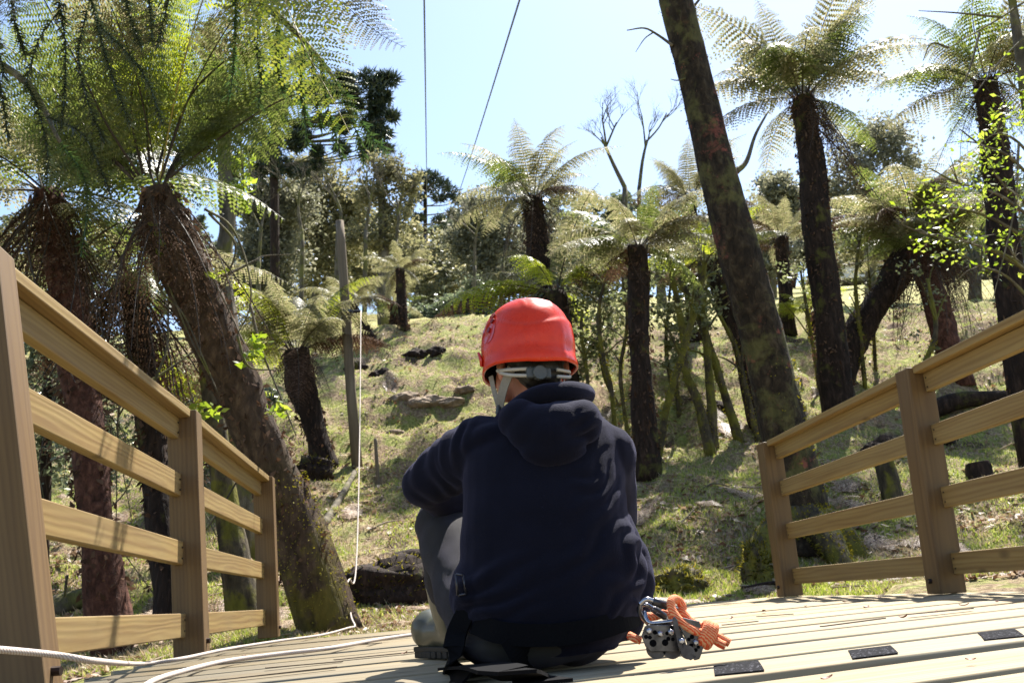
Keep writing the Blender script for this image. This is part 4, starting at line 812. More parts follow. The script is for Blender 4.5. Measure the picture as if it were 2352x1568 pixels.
hood = remesh(bm, 'hood', .006, 6, M['navy'], hood_o, lambda P, N: np.array([noise.noise(Vector((p[0] * 16, p[1] * 16, p[2] * 9))) * .006 - .0016 * math.exp(-((p[0] - at(1268, 985, 2.05).x) / .0035) ** 2) for p in P]) + fold(P, at(1330, 950, 2.06), at(1360, 1040, 2.08), .03, .009, .035))
hood.location = (0, 0, 0)
def ringpath(pts, n=6):
    P = [at(*p) for p in pts]; return catmull(P + [P[0]], n)
bm = bmesh.new(); mb = MB(); mb.tube(ringpath([(1345, 903, 2.2), (1325, 898, 2.15), (1285, 899, 2.115), (1235, 910, 2.11), (1190, 935, 2.13), (1160, 962, 2.18), (1155, 975, 2.27), (1200, 965, 2.35), (1290, 935, 2.36), (1340, 912, 2.29)]), .022, 12, cap=False)
me = mb.mesh('t'); bm.from_mesh(me); bmesh.ops.scale(bm, vec=(1, 1, 1), verts=bm.verts)
cl_ = remesh(bm, 'collar', .005, 4, M['navy'], hood_o, lambda P, N: np.array([noise.noise(Vector(p) * 20) * .003 for p in P])); cl_.location = (0, 0, 0)
# trousers
kneeL, ankL = at(1016, 1205, 2.55), at(1038, 1395, 2.74); kneeR, ankR = at(1265, 1190, 2.6), at(1290, 1400, 2.8)
bm = bmesh.new(); ellipsoid(bm, Vector((PB.x - .012, 2.155, .105)), (.165, .125, .10)); ellipsoid(bm, Vector((PB.x - .02, 2.125, .052)), (.155, .122, .05))
for kn, an, hx in ((kneeL, ankL, -.09), (kneeR, ankR, .07)):
    capsule(bm, [Vector((PB.x + hx, 2.18, .1)), Vector((PB.x + hx, 2.18, .1)).lerp(kn, .5) + Vector((0, 0, -.01)), kn], [.105, .09, .07]); capsule(bm, [kn, kn.lerp(an, .55) + Vector((0, -.02, 0)), an], [.07, .062, .05])
remesh(bm, 'trousers', .009, 5, M['trouser'], person, lambda P, N: np.array([noise.noise(Vector(p) * 13) * .006 + noise.noise(Vector((p[0] * 5, p[1] * 5, p[2] * 22))) * .005 for p in P]))
# boots
for an, tx in ((ankL, -1), (ankR, .4)):
    heel = Vector((an.x + .02, an.y + .0, .05)); toe = Vector((an.x + tx * .06, an.y + .12, .058)); bm = bmesh.new()
    kn = kneeL if tx < 0 else kneeR; top = an.lerp(kn, .42)
    capsule(bm, [top, an + Vector((0, 0, -.01)), heel + Vector((0, .01, .01))], [.064, .056, .05]); capsule(bm, [heel, heel.lerp(toe, .5) + Vector((0, 0, .012)), toe], [.048, .047, .05]); ellipsoid(bm, toe + (toe - heel).normalized() * .02 + Vector((0, 0, .012)), (.058, .06, .056))
    bt = remesh(bm, 'boot', .007, 5, M['rubber'], person, lambda P, N: np.array([noise.noise(Vector((p[0] * 9, p[1] * 9, p[2] * 26))) * .004 for p in P]) - np.where(P[:, 2] < .012, 0, 0))
    mb = MB(); d = (toe - heel); d.z = 0; L = d.length + .10; d.normalize(); n_ = Vector((-d.y, d.x, 0)); rot = Matrix(((d.x, n_.x, 0), (d.y, n_.y, 0), (0, 0, 1)))
    c = (heel + toe) / 2; c.z = .0095
    for i in range(9): mb.box(c + d * (L * ((i + .5) / 9 - .5)), (L / 9 * .9, .10 - .02 * abs(i - 4.5) / 4.5, .018), rot)
    mb.box(Vector((c.x, c.y, .024)), (L * .98, .09, .014), rot)
    so_ = mb.build('sole', M['sole'], bt, bevel=.003); so_.location = (0, 0, 0)
# hair at the nape
bm = bmesh.new(); ellipsoid(bm, hl(0, -.022, -.012), (.076, .083, .085), RH); ellipsoid(bm, hl(0, -.052, -.07), (.055, .04, .05), RH)
remesh(bm, 'hair', .006, 2, M['hair'], person, lambda P, N: np.array([noise.noise(Vector((p[0] * 120, p[1] * 120, p[2] * 20))) * .004 for p in P]))
# harness
hn = MB().box((0, 0, 0), (.001, .001, .001)).build('harness', M['web'], person) if False else None
def strap(name, pts, w_, th, mat, parent, up=(0, 0, 1), n=6):
    P = catmull(pts, n); mb = MB(); V = []; u = Vector(up)
    for i, p in enumerate(P):
        t = (P[min(i + 1, len(P) - 1)] - P[max(i - 1, 0)]).normalized(); s_ = t.cross(u).normalized(); nn = s_.cross(t)
        V += [p + s_ * w_ / 2 + nn * th / 2, p - s_ * w_ / 2 + nn * th / 2, p - s_ * w_ / 2 - nn * th / 2, p + s_ * w_ / 2 - nn * th / 2]
    Fc = [(i * 4 + j, i * 4 + (j + 1) % 4, (i + 1) * 4 + (j + 1) % 4, (i + 1) * 4 + j) for i in range(len(P) - 1) for j in range(4)] + [(3, 2, 1, 0), tuple(len(V) - 4 + j for j in range(4))]
    mb.add(V, Fc); o = mb.build(name, mat, parent, smooth=False); return o
belt = [(1090, 1430, 2.05), (1150, 1452, 1.995), (1250, 1458, 1.985), (1350, 1447, 1.99), (1430, 1425, 2.04), (1465, 1410, 2.12)]
strap('waist_belt', [at(*p) for p in belt], .042, .006, M['web'], person, up=(0, -1, .0))
strap('leg_loop', [at(1075, 1340, 2.06), at(1063, 1375, 2.10), at(1052, 1430, 2.22), at(1062, 1480, 2.4)], .04, .006, M['web'], person, up=(-.7, -.7, 0))
strap('leg_loop', [at(1175, 1460, 1.99), at(1200, 1500, 2.0), at(1225, 1530, 2.06)], .05, .006, M['web'], person, up=(0, -1, .3))
strap('loose_strap', [at(1075, 1395, 2.06), at(1050, 1450, 2.07), at(1040, 1500, 2.05), onz(1035, 1535, .006), onz(1070, 1560, .006)], .045, .005, M['web'], person, up=(-.3, -.9, .5))
strap('loose_strap', [onz(1050, 1532, .006), onz(1110, 1528, .03), onz(1165, 1540, .034), onz(1215, 1558, .006), onz(1260, 1566, .006)], .085, .006, M['web'], person)
mb = MB(); c = at(1056, 1340, 2.04)
for a, b in (((-.007, .02), (.008, .016)), ((.008, .016), (.011, -.02)), ((.011, -.02), (-.005, -.022)), ((-.005, -.022), (-.007, .02))):
    mb.tube([c + Vector((a[0], 0, a[1])), c + Vector((b[0], 0, b[1]))], .0024, 8)
mb.build('buckle', M['steel_d'], person, smooth=True)
# ------------------------------------------------------------------ helmet
M['red'] = None
def redmat():
    m, n = newmat('helmet_red'); t = tex(n, 60, 3, .6); s_ = tex(n, 420, 2, .5)
    col = ramp(n, t, [(.3, (.50, .024, .003)), (.7, (.58, .032, .004))])
    sp = ramp(n, tex(n, 260, 2, .6), [(.74, (0, 0, 0)), (.78, (1, 1, 1))]); col = mixc(n, sp, col, (.62, .25, .2))
    bsdf(n, col, ramp(n, tex(n, 22, 5, .7, .6), [(.35, (.22, .22, .22)), (.7, (.42, .42, .42))]), .3, 0, s_, .06, .0008); return m
M['red'] = redmat()
M['red_g'] = plain('helmet_vent_red', (.46, .014, .006), .12, .6, 0, .1, 40)
M['vent'] = plain('vent_dark_red', (.16, .004, .004), .3, .3)
M['strap_b'] = plain('strap_beige', (.24, .215, .18), .7, .3, 0, .12, 200, .3, .001)
M['plast'] = plain('plastic_pale', (.36, .33, .28), .45, .5, 0, .06, 60)
M['plast_g'] = plain('plastic_grey', (.06, .065, .065), .5, .4, 0, .1, 120, .2, .001)
HL = HD + Vector((-.0035, .0, .0)); RHm = Matrix.Rotation(rad(18), 3, 'Z') @ Matrix.Rotation(rad(-5), 3, 'X') @ Matrix.Rotation(rad(2.5), 3, 'Y')
helmet = thing('climbing_helmet', 'red climbing helmet with grey adjuster dial worn by the person', 'helmet', HL)
def sst(a, b, x): x = min(1, max(0, (x - a) / (b - a))); return x * x * (3 - 2 * x)
def shell(az, e):
    """az: 0 = rear, + towards the wearer's right; e: 0 rim .. 1 top"""
    ca, sa = math.cos(az), math.sin(az)
    rim = -.067 + .004 * math.exp(-((az - .35) / .4) ** 2) - .009 * math.cos(2 * az) + .016 * sst(1.9, 3.0, abs(az))
    th = e * math.pi / 2; top = .109; z = rim + (top - rim) * math.sin(th) ** .92; k = max(0, 1 - ((z + .01) / (top + .012)) ** 2.6 if z > -.01 else 1.0) ** .42
    k *= 1 - .06 * max(0, (-.01 - z) / .06)
    rx, ry = .1035, .137 if ca < 0 else .124
    # swage line on the rear and sides, raised dome panel above it
    zl = .040 - .022 * math.cos(az * 1.6) * (1 if abs(az) < 1.7 else 0) + .01 * math.sin(az * 3)
    st = .0045 * sst(zl + .010, zl - .004, z) * sst(2.6, 1.2, abs(az))
    pan = -.003 * math.exp(-((az + 1.25) / .32) ** 2) * math.exp(-((z - .02) / .045) ** 2) - .003 * math.exp(-((az - 1.25) / .32) ** 2) * math.exp(-((z - .02) / .045) ** 2)
    rib = .0025 * math.exp(-((abs(az) - .42) / .07) ** 2) * sst(.03, -.02, z) + .003 * math.exp(-((abs(sa) * k - .33) / .05) ** 2) * sst(.05, .09, z)
    fl = .006 * sst(-.03, -.06, z) * (1 + .6 * max(0, math.cos(az)))
    r_ = 1 + (st + pan + rib + fl) / .11
    return Vector((sa * rx * k * r_, -ca * ry * k * r_, z))
NA, NE = 128, 44; V = [HL + RHm @ shell(2 * math.pi * i / NA - math.pi, (j / NE)) for j in range(NE) for i in range(NA)]
Fc = [(j * NA + i, j * NA + (i + 1) % NA, (j + 1) * NA + (i + 1) % NA, (j + 1) * NA + i) for j in range(NE - 1) for i in range(NA)]
V.append(HL + RHm @ Vector((0, 0, .109))); Fc += [((NE - 1) * NA + i, (NE - 1) * NA + (i + 1) % NA, len(V) - 1) for i in range(NA)]
mb = MB(); mb.add(V, Fc); sh = mb.build('shell', M['red'], helmet, smooth=True); md = sh.modifiers.new('s', 'SOLIDIFY'); md.thickness = .0045; md.offset = -1
mb = MB(); mb.add([HL + RHm @ (shell(2 * math.pi * i / 48 - math.pi, j / 12) * .94 + Vector((0, 0, .004))) for j in range(13) for i in range(48)], [(j * 48 + i, j * 48 + (i + 1) % 48, (j + 1) * 48 + (i + 1) % 48, (j + 1) * 48 + i) for j in range(12) for i in range(48)]); mb.build('liner', M['hair'], helmet, smooth=True)
def onshell(az, e, off=.001):
    p = shell(az, e); a = shell(az + .02, e) - shell(az - .02, e); b = shell(az, min(.99, e + .02)) - shell(az, e - .02); n_ = a.cross(b).normalized()
    if n_.dot(p) < 0: n_ = -n_
    return HL + RHm @ (p + n_ * off), RHm @ n_
for az0, sgn in ((-1.42, -1), (1.42, 1)):
    # glossy side panel with round vents
    mb = MB(); V = []; Fc = []; q = 20
    cpt = []
    for i in range(q):
        t = 2 * math.pi * i / q; az = az0 + math.cos(t) * .30 + .08 * sgn * math.sin(t); e = .40 + math.sin(t) * .20
        cpt.append(onshell(az, e, .0012)[0])
    cc = onshell(az0, .40, .0022)[0]; mb.add([cc] + cpt, [(0, i + 1, (i + 1) % q + 1) for i in range(q)]); mb.build('side_panel', M['red_g'], helmet, smooth=True)
    for (da, e) in ((.14, .50), (.02, .53), (.20, .42), (.10, .33)):
        p, n_ = onshell(az0 - sgn * da, e, .002); mb = MB(); mb.tube([p - n_ * .004, p + n_ * .0012], .0062, 14); mb.build('vent', M['vent'], helmet, smooth=False)
for az in (-1.75, 1.62):
    p, n_ = onshell(az, .12, .003); t = RHm @ Vector((0, 0, 1)); mb = MB(); mb.tube([p - t * .016, p + t * .0, p + t * .018 + n_ * .006], [.006, .008, .005], 8, flat=.6); mb.build('lamp_clip', M['red_g'] if az < 0 else M['steel_d'], helmet, smooth=True)
def HP(x, y, z): return HL + RHm @ Vector((x, y, z))
for s_ in (-1, 1):
    for dz, q in ((.0, 0), (-.016, 1)):
        mb = MB(); Q = catmull([HP(s_ * .082, -.035, -.068 + dz * .3), HP(s_ * .068, -.074, -.078 + dz * .8), HP(s_ * .030, -.100, -.083 + dz)], 6); mb.tube(Q, .0032, 8, flat=1.3); mb.build('headband', M['plast'], helmet, smooth=True)
    mb = MB(); mb.tube(catmull([HP(s_ * .082, -.03, -.063), HP(s_ * .085, -.028, -.067), HP(s_ * .078, -.036, -.070)], 4), .0035, 8); mb.build('headband', M['plast'], helmet, smooth=True)
dp = HP(-.012, -.104, -.093); dn = RHm @ Vector((0, -1, -.1)).normalized()
mb = MB(); mb.box(HP(-.012, -.097, -.092), (.056, .014, .025), RHm); mb.build('adjuster_body', M['plast_g'], helmet, bevel=.004)
mb = MB(); Rr = [.0160 + .0008 * (i % 2) for i in range(32)]; ax = dn.cross(Vector((0, 0, 1))).normalized(); ay = ax.cross(dn)
V = [dp + dn * h + (ax * math.cos(2 * math.pi * i / 32) + ay * math.sin(2 * math.pi * i / 32)) * Rr[i] * sc for h, sc in ((-.008, 1), (.004, 1), (.0065, .9)) for i in range(32)]
mb.add(V, [(j * 32 + i, j * 32 + (i + 1) % 32, (j + 1) * 32 + (i + 1) % 32, (j + 1) * 32 + i) for j in range(2) for i in range(32)] + [tuple(64 + i for i in range(32))]); mb.build('dial', M['plast_g'], helmet)
strap('chin_strap', [HP(-.060, -.055, -.068), HP(-.070, -.015, -.105), HP(-.068, .025, -.140), HP(-.045, .05, -.165)], .022, .002, M['strap_b'], helmet, up=(-.5, -1, 0))
strap('chin_strap', [HP(-.084, .03, -.06), HP(-.078, .028, -.10), HP(-.068, .028, -.142)], .012, .002, M['strap_b'], helmet, up=(-.6, -1, 0))
strap('chin_strap', [HP(.060, -.06, -.066), HP(.072, -.02, -.105), HP(.066, .02, -.145), HP(.03, .05, -.165)], .016, .002, M['strap_b'], helmet, up=(1, -.3, 0))
mb = MB(); c = HP(-.074, .024, -.148); mb.tube([c + RHm @ Vector((.004, 0, .016)), c, c + RHm @ Vector((.008, .01, -.02))], [.008, .012, .007], 10, flat=.5); mb.build('buckle', M['plast_g'], helmet, smooth=True)
# ------------------------------------------------------------------ gear beside the person
def gp(zx, zy, D=1.9): return at(1378 + .1465 * zx, 1320.7 + .1465 * zy, D)
def ropemat(name, a, b, sc=260):
    m, n = newmat(name); c = nd(n, 'ShaderNodeTexCoord'); w_ = nd(n, 'ShaderNodeTexWave', wave_type='BANDS', bands_direction='DIAGONAL'); w_.inputs['Scale'].default_value = sc; w_.inputs['Distortion'].default_value = 2.5; w_.inputs['Detail'].default_value = 1; w_.inputs['Detail Scale'].default_value = 6
    n.links.new(c.outputs['Object'], w_.inputs[0]); col = ramp(n, w_.outputs['Fac'], [(.45, a), (.6, b)]); bsdf(n, col, .8, .3, 0, w_.outputs['Fac'], .4, .001); return m
M['rope_o'] = ropemat('rope_orange', (.60, .07, .018), (.62, .30, .14), 95)
M['rope_w'] = ropemat('rope_white', (.46, .42, .38), (.32, .25, .21), 60)
M['steel_m'] = plain('steel_mid', (.07, .068, .072), .3, .5, 1, .5, 50)
ry = thing('rope_lanyard', 'orange and cream climbing rope tied in a knot beside the person', 'rope', Vector((gp(1500, 1100).x, 1.88, 0)))
RR = .0078
def rp(name, pts, mat, par, r_=RR, n=8, sub=8):
    mb = MB(); mb.tube(catmull(pts, sub), r_, 10); return mb.build(name, mat, par, smooth=True)
rp('strand', [gp(1300, 500, 1.915), gp(1240, 400, 1.91), gp(1165, 365, 1.9), gp(1115, 410, 1.89), gp(1125, 520, 1.885), gp(1200, 650, 1.88), gp(1330, 780, 1.875), gp(1470, 860, 1.872), gp(1600, 905, 1.875), gp(1700, 960, 1.885), gp(1800, 1010, 1.88), gp(1890, 1070, 1.875), gp(1965, 1100, 1.872)], M['rope_o'], ry)
rp('strand', [gp(1300, 500, 1.915), gp(1290, 560, 1.91), gp(1380, 680, 1.905), gp(1500, 765, 1.90), gp(1620, 830, 1.895), gp(1760, 920, 1.89), gp(1900, 985, 1.885), gp(2030, 1060, 1.88)], M['rope_o'], ry)
for k, x in enumerate((1605, 1665, 1725)):
    c = gp(x, 900 + k * 22, 1.883); ax = (gp(1800, 1010, 1.88) - gp(1500, 850, 1.88)).normalized(); u = Vector((0, 1, 0)); v = ax.cross(u).normalized()
    rp('knot_turn', [c + (u * math.cos(t) * .0135 + v * math.sin(t) * .0185) + ax * (.0035 * t / 6.28) for t in np.linspace(0, 6.5, 9)], M['rope_o'], ry, .0076)
rp('strand', [gp(460, 940, 1.96), gp(560, 990, 1.95), gp(640, 1020, 1.95)], M['rope_o'], ry); rp('strand', [gp(720, 640, 1.97), gp(860, 640, 1.97), gp(1040, 590, 1.97), gp(1130, 640, 1.96)], M['rope_o'], ry)
def carab(label, c0, c1, wd, r_, D, side, sleeve=(.1, .45)):
    a = gp(*c0, D); b = gp(*c1, D + .02); root = thing('carabiner', label, 'carabiner', a.copy()); ax = (b - a).normalized(); L = (b - a).length; u = (Vector(side) - ax * Vector(side).dot(ax)).normalized()
    pts = [a + ax * (x * L) + u * (y * wd) for x, y in ((0, .25), (.06, .0), (.2, -.04), (.6, -.04), (.9, .02), (1, .3), (.97, .75), (.8, 1), (.4, .95), (.1, .65))]
    mb = MB(); mb.tube(catmull(pts + [pts[0]], 6), r_, 10, cap=False); mb.build('body', M['steel'], root, smooth=True)
    p0, p1 = a + ax * (sleeve[0] * L) - u * (.04 * wd), a + ax * (sleeve[1] * L) - u * (.04 * wd); mb = MB(); mb.tube([p0, p0.lerp(p1, .1), p0.lerp(p1, .9), p1], [r_ * 1.2, r_ * 1.65, r_ * 1.65, r_ * 1.2], 14); mb.build('sleeve', M['steel_d'], root, smooth=True); return root
carab('steel screw gate carabiner through the orange rope loop', (680, 360), (1440, 640), .05, .0048, 1.91, (0, .6, -1), (.18, .5))
carab('smaller steel carabiner between belt and pulley, below the other one', (700, 440), (1080, 700), .04, .0042, 1.93, (0, .8, -.5), (.3, .85))
py_ = thing('zipline_pulley', 'dark steel zip line pulley resting on the deck by the person', 'pulley', Vector((gp(1150, 1100).x, 1.9, 0)))
def plate(name, zpts, D, th, mat, lean=.0, holes=()):
    P = [gp(x, y, D + lean * (y - 1000) * .0001) for x, y in zpts]; bm = bmesh.new(); vs = [bm.verts.new(p) for p in P]; f = bm.faces.new(vs); bmesh.ops.triangulate(bm, faces=[f]); 
    me = bpy.data.meshes.new(name); bm.to_mesh(me); bm.free(); o = link(name, me, mat, py_); md = o.modifiers.new('s', 'SOLIDIFY'); md.thickness = th; md.offset = 0
    b = o.modifiers.new('b', 'BEVEL'); b.width = .0012; b.segments = 2; b.limit_method = 'ANGLE'
    for (x, y, r_) in holes:
        c = gp(x, y, D + lean * (y - 1000) * .0001); mb = MB(); mb.tube([c - Vector((0, th * .56 + .0006, 0)), c + Vector((0, th * .4, 0))], r_, 12); mb.build('hole', M['web'], py_)
    return o
H1 = [(860, 890, .004), (720, 960, .0038), (780, 970, .0036), (1070, 990, .0038), (1140, 1000, .0034), (1120, 820, .0034), (830, 1060, .0065), (1020, 1050, .006), (1050, 905, .0034)]
plate('side_plate', [(700, 800), (760, 770), (1250, 780), (1270, 900), (1260, 1090), (1240, 1190), (1120, 1200), (940, 1190), (800, 1200), (710, 1110), (650, 950)], 1.90, .004, M['steel_m'], 0, H1)
plate('side_plate', [(720, 790), (800, 720), (1180, 700), (1300, 800), (1300, 1060), (1150, 1130), (800, 1120), (700, 1000)], 1.945, .004, M['steel_d'])
plate('side_plate', [(1230, 690), (1290, 660), (1560, 720), (1640, 1060), (1590, 1230), (1560, 1310), (1480, 1330), (1420, 1240), (1340, 1000), (1250, 820)], 1.875, .004, M['steel_m'], 0, [(1440, 960, .004), (1390, 1000, .0034), (1425, 1100, .004), (1500, 1165, .0036), (1540, 1120, .003), (1460, 1170, .003)])
plate('side_plate', [(1140, 660), (1170, 640), (1215, 700), (1230, 800), (1330, 1000), (1360, 1120), (1470, 1260), (1520, 1270), (1420, 1330), (1330, 1280), (1230, 1130), (1190, 950), (1150, 800)], 1.862, .005, M['steel_d'])
for (x, y, D, r_) in ((880, 1150, 1.925, .0175), (1120, 1150, 1.925, .0175), (1370, 1200, 1.868, .012)):
    c = gp(x, y, D); mb = MB(); prof_ = [(-.009, .3), (-.009, 1), (-.005, 1), (0, .78), (.005, 1), (.009, 1), (.009, .3)]; n_ = 24
    V = [c + Vector((math.cos(2 * math.pi * i / n_) * r_ * s_, yy, math.sin(2 * math.pi * i / n_) * r_ * s_)) for yy, s_ in prof_ for i in range(n_)]
    mb.add(V, [(j * n_ + i, j * n_ + (i + 1) % n_, (j + 1) * n_ + (i + 1) % n_, (j + 1) * n_ + i) for j in range(len(prof_) - 1) for i in range(n_)] + [tuple(range(n_)), tuple(len(V) - n_ + i for i in range(n_))]); mb.build('wheel', M['steel_d'], py_, smooth=False)
for (x, y, D) in ((770, 870, 1.893), (1110, 890, 1.893), (1500, 1050, 1.868), (1280, 1030, 1.855), (945, 915, 1.893)):
    c = gp(x, y, D); mb = MB(); mb.tube([c + Vector((0, .012, 0)), c - Vector((0, .004, 0)), c - Vector((0, .0065, 0))], [.006, .006, .0035], 6); mb.build('bolt', M['steel'], py_, bevel=.0008)
rp('top_bar', [gp(700, 560, 1.93), gp(730, 680, 1.925), gp(800, 745, 1.92), gp(1000, 735, 1.915), gp(1150, 715, 1.91)], M['steel'], py_, .004)
# ------------------------------------------------------------------ ropes, pole, cables
def thingmesh(name, mb, mat, label, cat, smooth=True, group=None, kind=None, bevel=0):
    o = mb.build(name, mat, None, smooth, bevel); return tag(o, label, cat, group, kind)
pole_b = gpt(822, 1090, 13, -.1); pole = thing('wooden_pole', 'grey wooden pole standing on the slope left of the person', 'pole', pole_b)
M['pole'] = barkmat('pole_wood', (.09, .07, .048), (.16, .125, .088), (.25, .20, .15), 9, (1, 1, .06), bstr=.3)
mb = MB(); mb.tube([pole_b, at(806, 900, 13), at(793, 700, 13), at(784, 560, 13), at(780, 508, 13)], [.072, .068, .064, .06, .058], 14, jit=.06); mb.build('shaft', M['pole'], pole, smooth=True)
mb = MB(); c = at(795, 717, 13); mb.tube([c + Vector((-.1, -.02, 0)), c + Vector((-.1, -.02, .03))], .005, 6); 
mb.v.clear(); mb.f.clear(); mb.tube([c - Vector((0, 0, .02)), c + Vector((0, 0, .02))], .096, 16); mb.build('band', M['steel_d'], pole); mb = MB(); mb.tube([c + Vector((.07, -.05, 0)), at(828, 713, 12.9)], .012, 6); mb.build('arm', M['steel_d'], pole)
rw = catmull([at(-60, 1488, 2.0), at(0, 1491, 2.1), at(120, 1502, 2.3), at(230, 1518, 2.5), onz(330, 1523, .012), onz(420, 1511, .012), onz(520, 1490, .012), onz(640, 1471, .012), onz(740, 1457, .012), at(800, 1441, 6.5), at(815, 1436, 6.7), at(806, 1412, 7.1), at(798, 1345, 7.4), at(802, 1330, 7.6), at(818, 1300, 8.0), at(826, 1000, 10), at(829, 714, 12.9)], 8)
mb = MB(); mb.tube(rw, [max(.0065, .0082 - .0003 * p.y) if p.y < 6 else .006 for p in rw], 8); thingmesh('white_rope', mb, M['rope_w'], 'white rope running from the left post across the deck and up to the pole', 'rope')
rw = catmull([onz(300, 1620, .013), onz(345, 1566, .013), onz(430, 1538, .013), onz(520, 1517, .013), onz(640, 1501, .013), onz(760, 1487, .013), onz(880, 1466, .013), onz(985, 1452, .013), onz(1060, 1445, .013)], 8)
mb = MB(); mb.tube(rw, .0075, 8); thingmesh('white_rope', mb, M['rope_w'], 'white rope on the deck boards leading under the person, nearer of the two', 'rope')
M['cable'] = plain('cable_steel', (.10, .12, .16), .5, .5, .5)
for lab, a, b in (('straight upright zip line cable left of the leaning cable', (972, -160, 9), (981, 545, 60)), ('slanting zip line cable right of the straight one', (1243, -160, 9), (1020, 530, 60))):
    A, B = at(*a), at(*b); mb = MB(); mb.tube([A.lerp(B, t) - Vector((0, 0, .25 * math.sin(math.pi * t))) for t in np.linspace(0, 1, 24)], .013, 6); thingmesh('zipline_cable', mb, M['cable'], lab, 'cable', group='zip line cables')
tb = gpt(988, 700, 60, -.1); tw = thing('cable_tower', 'far grey pole tower where the zip line ends', 'tower', tb)
mb = MB(); mb.tube([tb, at(982, 540, 60)], [.22, .16], 10); mb.build('post', M['steel_d'], tw, smooth=True); mb = MB(); mb.tube([gpt(1000, 700, 60.5, -.1), at(992, 570, 60.5)], [.16, .12], 8); mb.build('post', M['pole'], tw, smooth=True)
mb = MB(); mb.tube([at(992, 520, 60), at(1018, 560, 60)], .03, 5); mb.build('guy_wire', M['steel'], tw)
# far shed
sb_ = gpt(1960, 680, 55); sh_ = thing('farm_shed', 'low white shed with pink roof across the field on the right', 'shed', sb_); k = 55 / FPX
M['wallw'] = plain('wall_white', (.62, .60, .58), .8); M['roofp'] = plain('roof_pink', (.45, .33, .32), .6)
W, Dp, Hh = 150 * k, 3.0, 30 * k; b0 = Vector((sb_.x, 55, sb_.z)); mb = MB(); mb.box(b0 + Vector((0, 0, Hh / 2)), (W, Dp, Hh)); mb.build('wall', M['wallw'], sh_)
mb = MB(); e = .3; mb.add([b0 + Vector((sx * (W / 2 + e), sy, z)) for z0 in (0, .06) for sx in (-1, 1) for sy, z in ((-Dp / 2 - e, Hh + z0), (0, Hh + 22 * k + z0), (Dp / 2 + e, Hh + z0))], [(0, 1, 4, 3), (1, 2, 5, 4), (6, 9, 10, 7), (7, 10, 11, 8), (0, 3, 9, 6), (2, 8, 11, 5), (0, 6, 7, 1), (1, 7, 8, 2), (3, 4, 10, 9), (4, 5, 11, 10)]); mb.build('roof', M['roofp'], sh_)
for dx in (-.3, .05, .35): mb = MB(); mb.box(b0 + Vector((dx * W, -Dp / 2 - .01, Hh * .5)), (W * .1, .05, Hh * .55)); mb.build('window', M['web'], sh_)
# ------------------------------------------------------------------ logs, stumps, stones
def lump(name, label, cat, c, r_, mat, seed, moss=0, rough=.35, group=None):
    bm = bmesh.new(); bmesh.ops.create_icosphere(bm, subdivisions=4, radius=1)
    for v in bm.verts:
        n_ = 1 + rough * noise.noise(v.co * 1.3 + Vector((seed, 0, 0))) + rough * .6 * noise.noise(v.co * 3.5 + Vector((seed, 3, 0))) + rough * .3 * noise.noise(v.co * 9 + Vector((seed, 3, 0)))
        v.co = Vector((v.co.x * r_[0], v.co.y * r_[1], v.co.z * r_[2])) * n_ + c
    me = bpy.data.meshes.new(name); bm.to_mesh(me); bm.free()
    if not moss: return tag(link(name, me, mat, None, True), label, cat, group)
    root = thing(name, label, cat, c - Vector((0, 0, r_[2])), group); link('body', me, mat, root, True)
    rg = np.random.default_rng(seed); vs = [v.co.copy() for v in me.vertices if (v.co.z > c.z - r_[2] * .3)]; V = []
    for _ in range(moss):
        p = vs[rg.integers(len(vs))]; d = ((p - c).normalized() + Vector(rg.normal(0, .4, 3))).normalized() * .04 * (.4 + rg.random()); w_ = Vector(rg.normal(0, 1, 3)).cross(d).normalized() * .012; V += [p - w_, p + d * .5 + w_, p + d, p + w_ * .5]
    V = np.array([tuple(v) for v in V]); tag(link('moss', npmesh('moss', V, np.arange(len(V)).reshape(-1, 4)), M['moss'], root), kind='stuff'); return root
M['stone'] = barkmat('stone_brown', (.09, .065, .045), (.20, .15, .105), (.34, .27, .20), 7, (1, 1, 1), bstr=.5)
lump('mossy_stump', 'yellow mossy rotten stump beyond the deck edge by the pulley', 'stump', gpt(1565, 1350, 7.9, .02), (.2, .13, .12), M['bark_moss'], 3, 500, .6)
lump('mossy_stone', 'yellow mossy mound against the end post of the right railing', 'stone', gpt(1738, 1300, 7.9, .08), (.1, .1, .22), M['bark_moss'], 5, 500, .55)
lump('soil_bank', 'dark broken soil bank with overhang just beyond the left of the person', 'soil bank', gpt(905, 1350, 8.3, .08), (.5, .3, .22), M['bark_fern'], 7, 500)
lump('root_plate', 'dark uprooted root clump at the foot of the short shaggy fern', 'root', gpt(720, 1130, 12.4, .1), (.25, .2, .2), M['bark_fern'], 9, 200)
for k_, (x, D, s_) in enumerate(((935, 15.0, .22), (965, 14.8, .2), (1000, 14.9, .24), (1040, 14.8, .2), (905, 14.3, .14), (1075, 15.0, .16))):
    lump('stone', ['flat brown stone, leftmost of the row on the bank', 'brown stone second from left in the row on the bank', 'largest brown stone in the row on the bank', 'brown stone near the shoulder in the row on the bank', 'small stone lying below the row on the bank', 'brown stone at the right end of the row, half behind the person'][k_], 'stone', gpt(x, 980, D, .03), (s_, s_ * .7, s_ * .45), M['stone'], 11 + k_, 0, .3, 'brown stones on the bank')
